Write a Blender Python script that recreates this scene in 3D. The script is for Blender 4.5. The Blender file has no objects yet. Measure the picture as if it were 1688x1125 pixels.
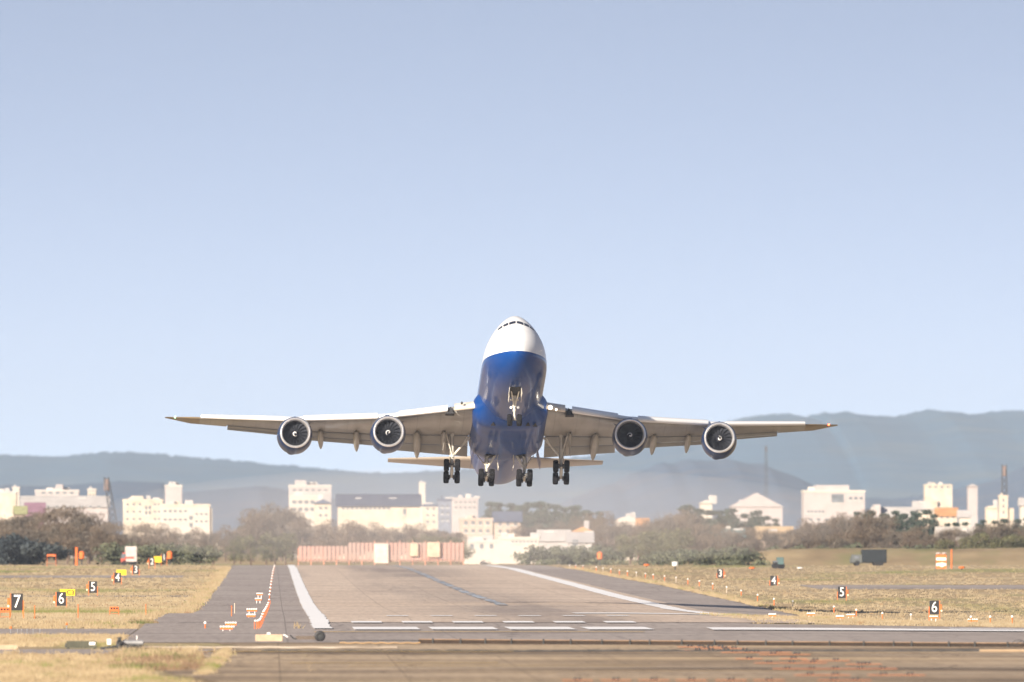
import bpy, math, random
import numpy as np
from mathutils import noise as mnoise
from mathutils import Vector, Matrix
R = math.radians
SC = bpy.context.scene
COL = SC.collection
rng = random.Random(11)
nrng = np.random.RandomState(5)

# ------------------------------------------------------------------ camera, sky, sun, exposure
F = 28133.0            # focal length in photograph pixels (600 mm on a 36 mm frame, 1688 px wide)
HY, VX, HC = 880.0, 447.0, 7.2   # horizon row, column of the runway's vanishing point, eye height
cam_d = bpy.data.cameras.new('camera')
cam_d.lens = 600.0
cam_d.sensor_width = 36.0
cam_d.clip_start = 5.0
cam_d.clip_end = 60000.0
cam_d.dof.use_dof = True
cam_d.dof.focus_distance = 1540.0
cam_d.dof.aperture_fstop = 1.6
cam = bpy.data.objects.new('camera', cam_d)
COL.objects.link(cam)
cam.location = (0, 0, HC)
cam.rotation_euler = (math.pi/2 + math.atan((HY-562.5)/F), 0, -math.atan((844-VX)/F))
SC.camera = cam

SUN_EL, SUN_AZ = 22.0, 214.0        # azimuth clockwise from +Y (the viewing direction): behind and to the left
world = bpy.data.worlds.new('World')
SC.world = world
world.use_nodes = True
wn = world.node_tree
sky = wn.nodes.new('ShaderNodeTexSky')
sky.sky_type = 'NISHITA'
sky.sun_disc = False
sky.sun_elevation = R(SUN_EL)
sky.sun_rotation = R(SUN_AZ)
sky.altitude = 0
sky.air_density = 1.0
sky.dust_density = 0.6
sky.ozone_density = 5.0
tcw = wn.nodes.new('ShaderNodeTexCoord')
mpw = wn.nodes.new('ShaderNodeVectorMath'); mpw.operation = 'MULTIPLY_ADD'
mpw.inputs[1].default_value = (1, 1, 10.5)
mpw.inputs[2].default_value = (0, 0, 0.125)     # lift out the yellow band of the horizon: the air there is built as haze
nrm = wn.nodes.new('ShaderNodeVectorMath'); nrm.operation = 'NORMALIZE'
wn.links.new(tcw.outputs['Generated'], mpw.inputs[0])
wn.links.new(mpw.outputs[0], nrm.inputs[0])
wn.links.new(nrm.outputs[0], sky.inputs['Vector'])
hsv = wn.nodes.new('ShaderNodeHueSaturation'); hsv.inputs['Saturation'].default_value = 0.66
wn.links.new(sky.outputs[0], hsv.inputs['Color'])
wb = wn.nodes.new('ShaderNodeMix'); wb.data_type = 'RGBA'; wb.blend_type = 'MULTIPLY'; wb.inputs[0].default_value = 1.0
wb.inputs[7].default_value = (1.085, 1.01, 0.955, 1)      # dusty spring air: a little redder than the clean-air model
wn.links.new(hsv.outputs[0], wb.inputs[6])
wn.links.new(wb.outputs[2], wn.nodes['Background'].inputs[0])
wn.nodes['Background'].inputs[1].default_value = 0.095

sun_d = bpy.data.lights.new('sun', 'SUN')
sun_d.energy = 5.0
sun_d.angle = R(0.5)
sun_d.color = (1.0, 0.88, 0.72)
sun = bpy.data.objects.new('sun', sun_d)
COL.objects.link(sun)
sdir = Vector((math.sin(R(SUN_AZ))*math.cos(R(SUN_EL)), math.cos(R(SUN_AZ))*math.cos(R(SUN_EL)), math.sin(R(SUN_EL))))
sun.rotation_euler = sdir.to_track_quat('Z', 'Y').to_euler()
sun.location = (-200, -200, 300)
SC.view_settings.view_transform = 'Standard'
SC.view_settings.look = 'None'
SC.view_settings.exposure = 1.0
SC.view_settings.gamma = 1.0
SC.render.engine = 'CYCLES'
SC.cycles.use_denoising = True
SC.cycles.max_bounces = 6
SC.cycles.volume_bounces = 1
SC.cycles.transparent_max_bounces = 8


def px(x, y, d):
    return Vector(((x-VX)*d/F, d, HC+(HY-y)*d/F))


def pX(x, d): return (x-VX)*d/F
def pZ(y, d): return HC+(HY-y)*d/F
def m2(p, d): return p*d/F          # pixels to metres at distance d


# ------------------------------------------------------------------ materials
MATS = {}


def mat(name, col, rough=0.7, metal=0.0, var=0.12, scale=1.0, coat=0.0, spec=0.5, col2=None, bump=0.0, stretch=(1, 1, 1), emit=None, detail=4.0):
    if name in MATS: return MATS[name]
    m = bpy.data.materials.new(name)
    m.use_nodes = True
    nt = m.node_tree
    b = nt.nodes['Principled BSDF']
    b.inputs['Roughness'].default_value = rough
    b.inputs['Metallic'].default_value = metal
    b.inputs['Coat Weight'].default_value = coat
    b.inputs['Coat Roughness'].default_value = 0.03
    b.inputs['Specular IOR Level'].default_value = spec
    tc = nt.nodes.new('ShaderNodeTexCoord')
    mp = nt.nodes.new('ShaderNodeMapping')
    mp.inputs['Scale'].default_value = stretch
    nz = nt.nodes.new('ShaderNodeTexNoise')
    nz.inputs['Scale'].default_value = scale
    nz.inputs['Detail'].default_value = detail
    rp = nt.nodes.new('ShaderNodeValToRGB')
    c2 = col2 or tuple(c*(1-var*1.6) for c in col)
    c1 = tuple(min(1, c*(1+var)) for c in col) if not col2 else col
    rp.color_ramp.elements[0].position = 0.32
    rp.color_ramp.elements[1].position = 0.68
    rp.color_ramp.elements[0].color = (*c2, 1)
    rp.color_ramp.elements[1].color = (*c1, 1)
    nt.links.new(tc.outputs['Object'], mp.inputs[0])
    nt.links.new(mp.outputs[0], nz.inputs['Vector'])
    nt.links.new(nz.outputs['Fac'], rp.inputs[0])
    nt.links.new(rp.outputs[0], b.inputs['Base Color'])
    if bump:
        bp = nt.nodes.new('ShaderNodeBump')
        bp.inputs['Strength'].default_value = bump
        bp.inputs['Distance'].default_value = 0.05
        nt.links.new(nz.outputs['Fac'], bp.inputs['Height'])
        nt.links.new(bp.outputs[0], b.inputs['Normal'])
    if emit:
        b.inputs['Emission Color'].default_value = (*emit[:3], 1)
        b.inputs['Emission Strength'].default_value = emit[3]
    MATS[name] = m
    return m


def ramp(nt, src, stops):
    rp = nt.nodes.new('ShaderNodeValToRGB')
    els = rp.color_ramp.elements
    while len(els) < len(stops): els.new(0.5)
    for e, (p, c) in zip(els, stops):
        e.position = p
        e.color = (*c, 1) if len(c) == 3 else c
    nt.links.new(src, rp.inputs[0])
    return rp.outputs[0]


def noise(nt, vec, scale, stretch=(1, 1, 1), detail=5, rough=0.55):
    mp = nt.nodes.new('ShaderNodeMapping')
    mp.inputs['Scale'].default_value = stretch
    nz = nt.nodes.new('ShaderNodeTexNoise')
    nz.inputs['Scale'].default_value = scale
    nz.inputs['Detail'].default_value = detail
    nz.inputs['Roughness'].default_value = rough
    nt.links.new(vec, mp.inputs[0])
    nt.links.new(mp.outputs[0], nz.inputs['Vector'])
    return nz.outputs['Fac']


def mix(nt, fac, a, b, mode='MIX'):
    mx = nt.nodes.new('ShaderNodeMix')
    mx.data_type = 'RGBA'
    mx.blend_type = mode
    for sock, v in ((mx.inputs[0], fac), (mx.inputs[6], a), (mx.inputs[7], b)):
        if hasattr(v, 'links'): nt.links.new(v, sock)
        elif isinstance(v, (int, float)): sock.default_value = v
        else: sock.default_value = (*v, 1)
    return mx.outputs[2]


def surface_mat(name, layers, rough=0.9, spec=0.2):
    """layers: first (lo, hi, scale, stretch); the rest (colour, scale, stretch, p0, p1) blended by noise between p0 and p1"""
    m = bpy.data.materials.new(name)
    m.use_nodes = True
    nt = m.node_tree
    b = nt.nodes['Principled BSDF']
    b.inputs['Roughness'].default_value = rough
    b.inputs['Specular IOR Level'].default_value = spec
    tc = nt.nodes.new('ShaderNodeTexCoord').outputs['Object']
    lo, hi, s, st = layers[0]
    c = ramp(nt, noise(nt, tc, s, st), [(0.3, lo), (0.7, hi)])
    for (colr, s, st, p0, p1) in layers[1:]:
        f = ramp(nt, noise(nt, tc, s, st, detail=3), [(p0, (0, 0, 0)), (p1, (1, 1, 1))])
        c = mix(nt, f, c, colr)
    nt.links.new(c, b.inputs['Base Color'])
    MATS[name] = m
    return m


# ------------------------------------------------------------------ mesh builder
class MB:
    def __init__(s):
        s.v = []; s.f = []; s.mi = []; s.cur = 0

    def add(s, vs, fs):
        o = len(s.v)
        s.v.extend([tuple(v) for v in vs])
        for f in fs:
            s.f.append([i+o for i in f]); s.mi.append(s.cur)
        return s

    def box(s, x0, x1, y0, y1, z0, z1):
        vs = [(x0, y0, z0), (x1, y0, z0), (x1, y1, z0), (x0, y1, z0), (x0, y0, z1), (x1, y0, z1), (x1, y1, z1), (x0, y1, z1)]
        return s.add(vs, [(0, 3, 2, 1), (4, 5, 6, 7), (0, 1, 5, 4), (1, 2, 6, 5), (2, 3, 7, 6), (3, 0, 4, 7)])

    def cbox(s, x0, x1, y0, y1, z0, z1, c):
        """box with its four vertical edges and top edge chamfered by c"""
        def ring(i, z):
            x0i, x1i, y0i, y1i = x0+i, x1-i, y0+i, y1-i
            return [(x0i+c, y0i, z), (x1i-c, y0i, z), (x1i, y0i+c, z), (x1i, y1i-c, z), (x1i-c, y1i, z), (x0i+c, y1i, z), (x0i, y1i-c, z), (x0i, y0i+c, z)]
        return s.loft([ring(0, z0), ring(0, z1-c), ring(c, z1)], True, True)

    def loft(s, rings, cap0=False, cap1=False, closed=True):
        n = len(rings[0])
        o = len(s.v)
        for r in rings: s.v.extend([tuple(p) for p in r])
        for i in range(len(rings)-1):
            for j in range(n if closed else n-1):
                k = (j+1) % n
                s.f.append([o+i*n+j, o+i*n+k, o+(i+1)*n+k, o+(i+1)*n+j]); s.mi.append(s.cur)
        if cap0: s.f.append([o+j for j in reversed(range(n))]); s.mi.append(s.cur)
        if cap1: s.f.append([o+(len(rings)-1)*n+j for j in range(n)]); s.mi.append(s.cur)
        return s

    def tube(s, pts, rad, n=8, cap=True):
        pts = [Vector(p) for p in pts]
        rads = rad if isinstance(rad, (list, tuple)) else [rad]*len(pts)
        rings = []
        for i, p in enumerate(pts):
            t = (pts[min(i+1, len(pts)-1)]-pts[max(i-1, 0)]).normalized()
            a = Vector((0, 0, 1)) if abs(t.z) < 0.9 else Vector((0, 1, 0))
            u = t.cross(a).normalized(); w = u.cross(t).normalized()
            rings.append([p+(u*math.cos(2*math.pi*k/n)+w*math.sin(2*math.pi*k/n))*rads[i] for k in range(n)])
        return s.loft(rings, cap, cap)

    def lathe(s, prof, n=24, axis='y', o=(0, 0, 0), cap=False):
        """prof: list of (position along axis, radius)"""
        rings = []
        for (t, r) in prof:
            ring = []
            for k in range(n):
                a = 2*math.pi*k/n
                c, d = r*math.cos(a), r*math.sin(a)
                q = {'y': (c, t, d), 'x': (t, c, d), 'z': (c, d, t)}[axis]
                ring.append((q[0]+o[0], q[1]+o[1], q[2]+o[2]))
            rings.append(ring)
        return s.loft(rings, cap, cap)

    def quad(s, a, b, c, d): return s.add([a, b, c, d], [(0, 1, 2, 3)])

    def mesh(s, name, mats, smooth=False):
        me = bpy.data.meshes.new(name)
        me.from_pydata(s.v, [], s.f)
        for m in (mats if isinstance(mats, (list, tuple)) else [mats]): me.materials.append(m)
        me.polygons.foreach_set('material_index', s.mi)
        if smooth:
            me.polygons.foreach_set('use_smooth', [True]*len(s.f))
            try: me.set_sharp_from_angle(angle=R(smooth if smooth is not True else 40))
            except Exception: pass
        me.update()
        return me

    def build(s, name, mats, parent=None, smooth=False, loc=None):
        o = bpy.data.objects.new(name, s.mesh(name, mats, smooth))
        COL.objects.link(o)
        if parent: o.parent = parent
        if loc: o.location = loc
        return o


def tag(o, label=None, cat=None, group=None, kind=None):
    if label: o['label'] = label
    if cat: o['category'] = cat
    if group: o['group'] = group
    if kind: o['kind'] = kind
    return o


def empty(name, loc=(0, 0, 0), rz=0, label=None, cat=None, group=None):
    o = bpy.data.objects.new(name, None)
    o.empty_display_size = 0.2
    COL.objects.link(o)
    o.location = loc; o.rotation_euler = (0, 0, rz)
    return tag(o, label, cat, group)


def copy_tree(o, parent=None):
    c = o.copy(); COL.objects.link(c)
    if parent: c.parent = parent
    for ch in list(o.children): copy_tree(ch, c)
    return c


def text_mesh(s, size, name='lettering', depth=0.02):
    cu = bpy.data.curves.new(name, 'FONT')
    cu.body = s; cu.size = size; cu.extrude = depth; cu.align_x = 'CENTER'; cu.align_y = 'CENTER'
    cu.offset = 0.004*size
    o = bpy.data.objects.new(name, cu); COL.objects.link(o)
    dg = bpy.context.evaluated_depsgraph_get()
    me = bpy.data.meshes.new_from_object(o.evaluated_get(dg))
    bpy.data.objects.remove(o)
    me.transform(Matrix.Rotation(math.pi/2, 4, 'X'))
    return me


ORD = ['first', 'second', 'third', 'fourth', 'fifth', 'sixth', 'seventh', 'eighth', 'ninth', 'tenth', 'eleventh', 'twelfth', 'thirteenth', 'fourteenth', 'fifteenth', 'sixteenth', 'seventeenth', 'eighteenth', 'nineteenth', 'twentieth']
for t_ in ['twenty', 'thirty', 'forty', 'fifty']:
    ORD += [t_+'-'+q for q in ORD[:9]] + [{'twenty': 'thirtieth', 'thirty': 'fortieth', 'forty': 'fiftieth', 'fifty': 'sixtieth'}[t_]]

# ------------------------------------------------------------------ terrain height
ZD = [(0, 0.0), (700, 0.2), (1000, 0.35), (1250, 0.3), (1346, 0.5), (1500, 0.22), (1651, 0.0), (1956, 0.1), (2261, 0.45), (2566, 0.9), (2871, 1.3), (3176, 1.2), (3500, 0.8), (4000, 1.0), (36000, 1.2)]
RD = [(0, 0.0), (1150, 0.0), (1300, 0.4), (1500, 1.1), (1651, 1.3), (1956, 0.55), (2261, 0.15), (2566, 0.4), (2871, 0.3), (3300, 0.0), (36000, 0)]
rows = sorted(set([0, 300, 600] + list(range(700, 1400, 25)) + list(range(1400, 3600, 50)) + list(range(3600, 6001, 400)) + [7000, 8000, 9000, 10500, 12500, 15000, 20000, 26000, 31000, 36000] + [d for d, _ in ZD]))
cols = [-2500, -1200, -600, -300, -150, -100, -70, -50] + list(range(-40, 101, 5)) + [120, 150, 200, 300, 600, 1200, 2500]
rows = np.array(rows, float); cols = np.array(cols, float)


def znode(X, d):
    zc = np.interp(d, [a for a, _ in ZD], [b for _, b in ZD])
    r = np.interp(d, [a for a, _ in RD], [b for _, b in RD])
    t = min(1, max(0, (X-30)/35.0)); t = t*t*(3-2*t)
    return zc - r*t


ZG = np.array([[znode(X, d) for X in cols] for d in rows])


def gz(X, d):
    i = min(max(int(np.searchsorted(rows, d))-1, 0), len(rows)-2)
    j = min(max(int(np.searchsorted(cols, X))-1, 0), len(cols)-2)
    u = (d-rows[i])/(rows[i+1]-rows[i]); v = (X-cols[j])/(cols[j+1]-cols[j])
    return float((ZG[i, j]*(1-v)+ZG[i, j+1]*v)*(1-u)+(ZG[i+1, j]*(1-v)+ZG[i+1, j+1]*v)*u)


def sheet(mb, x0, x1, d0, d1, h, edge=0.0, seed=0):
    """a sheet lying h above the terrain, x0/x1 numbers or functions of d; edge = ragged edges"""
    fx0 = x0 if callable(x0) else (lambda d, v=x0: v)
    fx1 = x1 if callable(x1) else (lambda d, v=x1: v)
    ds = sorted(set([d0, d1] + [float(r) for r in rows if d0 < r < d1]))
    if edge:
        ds = sorted(set(ds + list(np.linspace(d0, d1, int((d1-d0)/6)+2))))
    rr = random.Random(seed)
    prev = None
    strips = []
    for d in ds:
        a, b = fx0(d)+(rr.uniform(-edge, edge) if edge else 0), fx1(d)+(rr.uniform(-edge, edge) if edge else 0)
        inner = [float(c) for c in cols if min(fx0(q) for q in (d0, d1, d))+3*edge < c < max(fx1(q) for q in (d0, d1, d))-3*edge]
        xs = [a]+[min(max(c, a+1e-3*(k+1)), b-1e-3*(len(inner)-k)) for k, c in enumerate(inner)]+[b]
        strips.append([(x, d, gz(x, d)+h) for x in xs])
    n = min(len(s_) for s_ in strips)
    if all(len(s_) == n for s_ in strips): mb.loft(strips, closed=False)
    else:
        for A, B in zip(strips, strips[1:]):
            mb.loft([A[:n-1]+[A[-1]], B[:n-1]+[B[-1]]], closed=False)
    return mb


# ------------------------------------------------------------------ ground and paving
DRY, STRAW, GREEN, BROWN = (0.42, 0.325, 0.205), (0.47, 0.375, 0.245), (0.25, 0.25, 0.11), (0.30, 0.22, 0.135)
GRASS = surface_mat('dry_grass', [(BROWN, DRY, 0.09, (1, 0.35, 1)), (STRAW, 0.035, (1, 0.25, 1), 0.50, 0.68), (GREEN, 0.028, (1, 0.16, 1), 0.53, 0.68), (BROWN, 0.5, (1, 0.3, 1), 0.56, 0.75)], 1.0, 0.05)
CONC = surface_mat('runway_concrete', [((0.50, 0.395, 0.32), (0.60, 0.485, 0.395), 0.06, (1, 0.1, 1)), ((0.30, 0.245, 0.22), 0.09, (1, 0.012, 1), 0.52, 0.74), ((0.56, 0.46, 0.38), 0.4, (0.2, 1, 1), 0.58, 0.72)], 0.85, 0.25)
ASPH = surface_mat('shoulder_asphalt', [((0.30, 0.255, 0.235), (0.37, 0.32, 0.295), 0.07, (1, 0.15, 1)), ((0.40, 0.35, 0.32), 0.2, (0.25, 0.25, 1), 0.55, 0.8)], 0.85, 0.3)
PAD = surface_mat('stained_concrete', [((0.36, 0.27, 0.185), (0.50, 0.385, 0.27), 0.10, (0.5, 0.22, 1)), ((0.15, 0.11, 0.08), 0.05, (0.3, 0.5, 1), 0.48, 0.64), ((0.52, 0.38, 0.22), 0.22, (0.10, 0.9, 1), 0.57, 0.66), ((0.14, 0.10, 0.075), 0.6, (0.10, 0.5, 1), 0.62, 0.72)], 0.9, 0.2)
def rubber(m, x0, half):
    nt = m.node_tree; b = nt.nodes['Principled BSDF']
    src = b.inputs['Base Color'].links[0].from_socket
    tc = nt.nodes.new('ShaderNodeTexCoord').outputs['Object']
    sp_ = nt.nodes.new('ShaderNodeSeparateXYZ'); nt.links.new(tc, sp_.inputs[0])
    a = nt.nodes.new('ShaderNodeMath'); a.operation = 'SUBTRACT'; a.inputs[1].default_value = x0; nt.links.new(sp_.outputs['X'], a.inputs[0])
    ab = nt.nodes.new('ShaderNodeMath'); ab.operation = 'ABSOLUTE'; nt.links.new(a.outputs[0], ab.inputs[0])
    n1 = noise(nt, tc, 0.35, (1, 0.004, 1), detail=4)
    sc_ = nt.nodes.new('ShaderNodeMath'); sc_.operation = 'MULTIPLY_ADD'; sc_.inputs[1].default_value = 7.0; nt.links.new(n1, sc_.inputs[0]); nt.links.new(ab.outputs[0], sc_.inputs[2])
    mr_ = nt.nodes.new('ShaderNodeMapRange'); mr_.inputs[1].default_value = 5.0; mr_.inputs[2].default_value = half; mr_.inputs[3].default_value = 0.60; mr_.inputs[4].default_value = 0.0
    nt.links.new(sc_.outputs[0], mr_.inputs[0])
    n2 = noise(nt, tc, 0.02, (1, 0.25, 1), detail=3)
    mu = nt.nodes.new('ShaderNodeMath'); mu.operation = 'MULTIPLY'; nt.links.new(mr_.outputs[0], mu.inputs[0])
    mr2 = nt.nodes.new('ShaderNodeMapRange'); mr2.inputs[1].default_value = 0.35; mr2.inputs[2].default_value = 0.62; nt.links.new(n2, mr2.inputs[0]); nt.links.new(mr2.outputs[0], mu.inputs[1])
    nt.links.new(mix(nt, mu.outputs[0], src, (0.20, 0.175, 0.17)), b.inputs['Base Color'])


def joints(m, sx, sy, wx, wy, dark, crack=0.0, crack_scale=0.08, off=0.0):
    """slab joints every sx by sy metres and wandering cracks, darker than the slab"""
    nt = m.node_tree; b = nt.nodes['Principled BSDF']
    src = b.inputs['Base Color'].links[0].from_socket
    tc = nt.nodes.new('ShaderNodeTexCoord').outputs['Object']
    sp_ = nt.nodes.new('ShaderNodeSeparateXYZ'); nt.links.new(tc, sp_.inputs[0])
    def M(op, a, b_=None):
        q = nt.nodes.new('ShaderNodeMath'); q.operation = op
        for k, v in enumerate((a, b_)):
            if v is None: continue
            if hasattr(v, 'links'): nt.links.new(v, q.inputs[k])
            else: q.inputs[k].default_value = v
        return q.outputs[0]
    fx = M('LESS_THAN', M('FRACT', M('DIVIDE', M('ADD', sp_.outputs['X'], 1000.0+off), sx)), wx/sx)
    fy = M('LESS_THAN', M('FRACT', M('DIVIDE', sp_.outputs['Y'], sy)), wy/sy)
    f = M('MAXIMUM', fx, fy)
    if crack:
        mp = nt.nodes.new('ShaderNodeMapping'); mp.inputs['Scale'].default_value = (1, 0.12, 1); nt.links.new(tc, mp.inputs[0])
        vo = nt.nodes.new('ShaderNodeTexVoronoi'); vo.feature = 'DISTANCE_TO_EDGE'; vo.inputs['Scale'].default_value = crack_scale
        nz = nt.nodes.new('ShaderNodeTexNoise'); nz.inputs['Scale'].default_value = 0.5; nt.links.new(mp.outputs[0], nz.inputs['Vector'])
        ad = nt.nodes.new('ShaderNodeVectorMath'); ad.operation = 'MULTIPLY_ADD'; ad.inputs[1].default_value = (5, 5, 0)
        nt.links.new(nz.outputs['Color'], ad.inputs[0]); nt.links.new(mp.outputs[0], ad.inputs[2]); nt.links.new(ad.outputs[0], vo.inputs['Vector'])
        f = M('MAXIMUM', f, M('LESS_THAN', vo.outputs['Distance'], crack))
    f = M('MULTIPLY', f, 0.55)
    c = mix(nt, f, src, dark)
    gr = ramp(nt, noise(nt, tc, 1.0, (2.2, 0.05, 1), detail=4, rough=0.7), [(0.30, (0.80, 0.80, 0.80)), (0.70, (1.08, 1.08, 1.08))])
    nt.links.new(mix(nt, 1.0, c, gr, 'MULTIPLY'), b.inputs['Base Color'])


rubber(CONC, 22.5, 14.0)
joints(CONC, 7.6, 76.0, 0.10, 5.0, (0.24, 0.19, 0.16), 0.004, 0.05)
joints(ASPH, 11.0, 130.0, 0.10, 6.0, (0.14, 0.12, 0.115), 0.006, 0.05)
joints(PAD, 6.1, 42.0, 0.07, 2.5, (0.09, 0.065, 0.05), 0.007, 0.10)
WHITE_P = mat('road_white', (0.80, 0.79, 0.80), 0.7, var=0.06, scale=0.25)
WORN_P = mat('worn_white', (0.62, 0.52, 0.42), 0.8, var=0.15, scale=0.5)
YEL_P = mat('road_yellow', (0.62, 0.40, 0.10), 0.8, var=0.15, scale=0.5)
CLINE = surface_mat('faded_centreline', [((0.13, 0.15, 0.19), (0.46, 0.50, 0.56), 0.9, (1, 0.05, 1)), ((0.32, 0.28, 0.26), 0.7, (1, 0.04, 1), 0.50, 0.58)], 0.7, 0.3)

g = MB()
g.loft([[(x, d, ZG[i, j]) for j, x in enumerate(cols)] for i, d in enumerate(rows)], closed=False)
tag(g.build('ground', GRASS), kind='structure')

W = lambda s_: (lambda d: s_)
m = MB()
sheet(m, -7.2, 51.5, 1485, 3320, 0.03, 0.6, 1)
sheet(m, -9.2, 36.5, 1290, 1484.9, 0.03, 0.3, 2)
sheet(m, -9.5, 600, 1072, 1289.9, 0.03)
sheet(m, -300, -9.6, 1150, 1232, 0.03)
tag(m.build('shoulder', ASPH), kind='structure')
m = MB()
sheet(m, 3.0, 42.0, 1300, 3310, 0.06)
tag(m.build('runway', CONC), kind='structure')
m = MB()
sheet(m, lambda d: -3.8+1.4*math.sin(d*0.05), 700, 560, 1071.9, 0.03, 0.5, 3)
tag(m.build('apron', PAD), kind='structure')
m = MB()
sheet(m, -30, -3.5, 968, 1008, 0.035, 0.3, 4)
sheet(m, -300, -7.5, 1925, 1945, 0.03)
sheet(m, -300, -13, 2480, 2560, 0.03)
sheet(m, 70, 300, 2180, 2280, 0.03)
tag(m.build('service_road', ASPH), kind='structure')

# painted markings
m = MB()
sheet(m, 3.0, 4.35, 1226, 3300, 0.10, 0.10, 5)
sheet(m, lambda d: 37.9+(d-1500)*0.0012, lambda d: 40.0+(d-1500)*0.0012, 1480, 3300, 0.10, 0.10, 6)
sheet(m, 26.0, 40.0, 1455, 1480, 0.10)
for k in range(4): sheet(m, 5.9+5.55*k, 10.6+5.55*k, 1212, 1246, 0.10)
for k in range(6): sheet(m, 6.1+3.85*k, 8.4+3.85*k, 1290, 1306, 0.10)
for k in range(6): sheet(m, 9.4+3.6*k, 11.2+3.6*k, 1386, 1402, 0.10)
sheet(m, lambda d: 31+(d-1180)*0.01, 160, 1208, 1240, 0.10)
sheet(m, 50, 160, 1255, 1262, 0.07)
tag(m.build('runway_marking', WHITE_P), kind='structure')
m = MB()
sheet(m, 22.6, 23.6, 1690, 3250, 0.10, 0.22, 7)
tag(m.build('centreline_marking', CLINE), kind='structure')
m = MB()
sheet(m, 3, 26, 1186, 1190, 0.07)
sheet(m, -6, 14, 984, 986.5, 0.07)
sheet(m, 1, 12, 902, 904, 0.07)
sheet(m, 4, 20, 884, 885.2, 0.07)
tag(m.build('yellow_line', YEL_P), kind='structure')
m = MB()
sheet(m, 10, 60, 958, 959.6, 0.07)
sheet(m, 6, 60, 872, 873.2, 0.07)
sheet(m, 14, 44, 838, 839.2, 0.07)
tag(m.build('apron_line', WORN_P), kind='structure')

# ------------------------------------------------------------------ hills
HILL_FAR = surface_mat('far_forest_haze_blue', [((0.014, 0.066, 0.125), (0.034, 0.108, 0.18), 0.012, (1, 1, 1)), ((0.075, 0.115, 0.14), 0.004, (1, 1, 1), 0.5, 0.7)], 1.0, 0.0)  # forest colour shifted blue to stand in for distance haze
HILL_MID = surface_mat('hill_forest_haze_blue', [((0.032, 0.068, 0.125), (0.060, 0.098, 0.165), 0.03, (1, 1, 1)), ((0.12, 0.11, 0.13), 0.01, (1, 1, 1), 0.5, 0.75)], 1.0, 0.0)  # bluish forest tone, some of the distance haze put into the colour


def hill(name, prof, d, depth, mt, bump, seed):
    """prof: (pixel column, pixel row of the ridge) as seen at distance d; a ridge with a front and a back slope"""
    rr = random.Random(seed)
    xs = np.arange(prof[0][0], prof[-1][0]+1, 5.0)
    ys = np.interp(xs, [p[0] for p in prof], [p[1] for p in prof])
    ph = [(rr.uniform(0, 6.3), rr.uniform(0.01, 0.4), rr.uniform(0.4, 1.0)) for _ in range(26)]
    rings = []
    for t in np.linspace(-1, 1, 25):
        ring = []
        for x, y in zip(xs, ys):
            X = pX(x, d)
            top = pZ(y, d)
            w = math.cos(t*math.pi/2)**1.3
            nzv = bump*(4.5*mnoise.fractal(Vector((X*0.0016, t*5.0, seed*3.7)), 1.0, 2.0, 5))
            lum = rr.gauss(0, 0.8)*bump if abs(t) < 0.05 else 0.0
            ring.append((X, d+t*depth, -2+(top+2)*w+(nzv*(1.6-w)+lum)*(0.25+0.75*w)*(1 if abs(t) < 0.99 else 0)))
        rings.append(ring)
    o = MB().loft(rings, closed=False).build(name, mt, None, True)
    return tag(o, kind='structure')


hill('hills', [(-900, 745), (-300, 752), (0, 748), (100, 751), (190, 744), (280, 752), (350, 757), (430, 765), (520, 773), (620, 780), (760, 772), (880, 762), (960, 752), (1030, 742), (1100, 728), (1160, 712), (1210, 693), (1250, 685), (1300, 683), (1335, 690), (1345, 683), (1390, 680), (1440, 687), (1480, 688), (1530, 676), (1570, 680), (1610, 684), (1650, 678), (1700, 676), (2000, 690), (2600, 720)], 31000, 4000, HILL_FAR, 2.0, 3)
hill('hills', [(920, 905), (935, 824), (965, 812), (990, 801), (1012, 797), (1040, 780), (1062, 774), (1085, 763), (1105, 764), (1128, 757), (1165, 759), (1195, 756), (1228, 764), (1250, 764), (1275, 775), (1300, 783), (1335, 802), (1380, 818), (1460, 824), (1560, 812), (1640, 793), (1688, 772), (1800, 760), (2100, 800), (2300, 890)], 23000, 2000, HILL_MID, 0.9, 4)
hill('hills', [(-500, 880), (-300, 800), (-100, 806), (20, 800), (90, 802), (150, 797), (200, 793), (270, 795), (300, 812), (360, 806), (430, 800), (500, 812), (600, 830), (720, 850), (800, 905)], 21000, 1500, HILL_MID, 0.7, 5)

hill('embankment', [(1195, 936), (1215, 926), (1240, 912), (1275, 906), (1400, 904), (1560, 906), (1688, 904), (1900, 905)], 3340, 26, surface_mat('bank_grass', [((0.20, 0.15, 0.095), (0.32, 0.25, 0.155), 0.12, (1, 1, 1)), ((0.17, 0.165, 0.08), 0.05, (1, 1, 1), 0.5, 0.65)], 1.0, 0.05), 0.05, 6)

# ------------------------------------------------------------------ town buildings
CREAM = mat('cream_wall', (0.55, 0.475, 0.395), 0.8, var=0.14, scale=0.3)
PINKW = mat('pinkish_wall', (0.41, 0.37, 0.375), 0.8, var=0.06, scale=0.3)
WHITEW = mat('white_wall', (0.52, 0.475, 0.43), 0.8, var=0.05, scale=0.3)
BEIGE = mat('beige_wall', (0.46, 0.37, 0.31), 0.8, var=0.08, scale=0.3)
GREYW = mat('grey_wall', (0.40, 0.38, 0.38), 0.8, var=0.08, scale=0.3)
SLATE = mat('slate_roof', (0.075, 0.10, 0.16), 0.6, var=0.12, scale=0.4)
PALEROOF = mat('pale_roof', (0.48, 0.45, 0.435), 0.7, var=0.08, scale=0.4)
TILE = mat('orange_tile', (0.52, 0.27, 0.13), 0.8, var=0.12, scale=0.6)
TEAL = mat('teal_roof', (0.09, 0.155, 0.16), 0.6, var=0.1, scale=0.5)
MAROON = mat('maroon_wall', (0.26, 0.15, 0.20), 0.8, var=0.1, scale=0.5)
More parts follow.
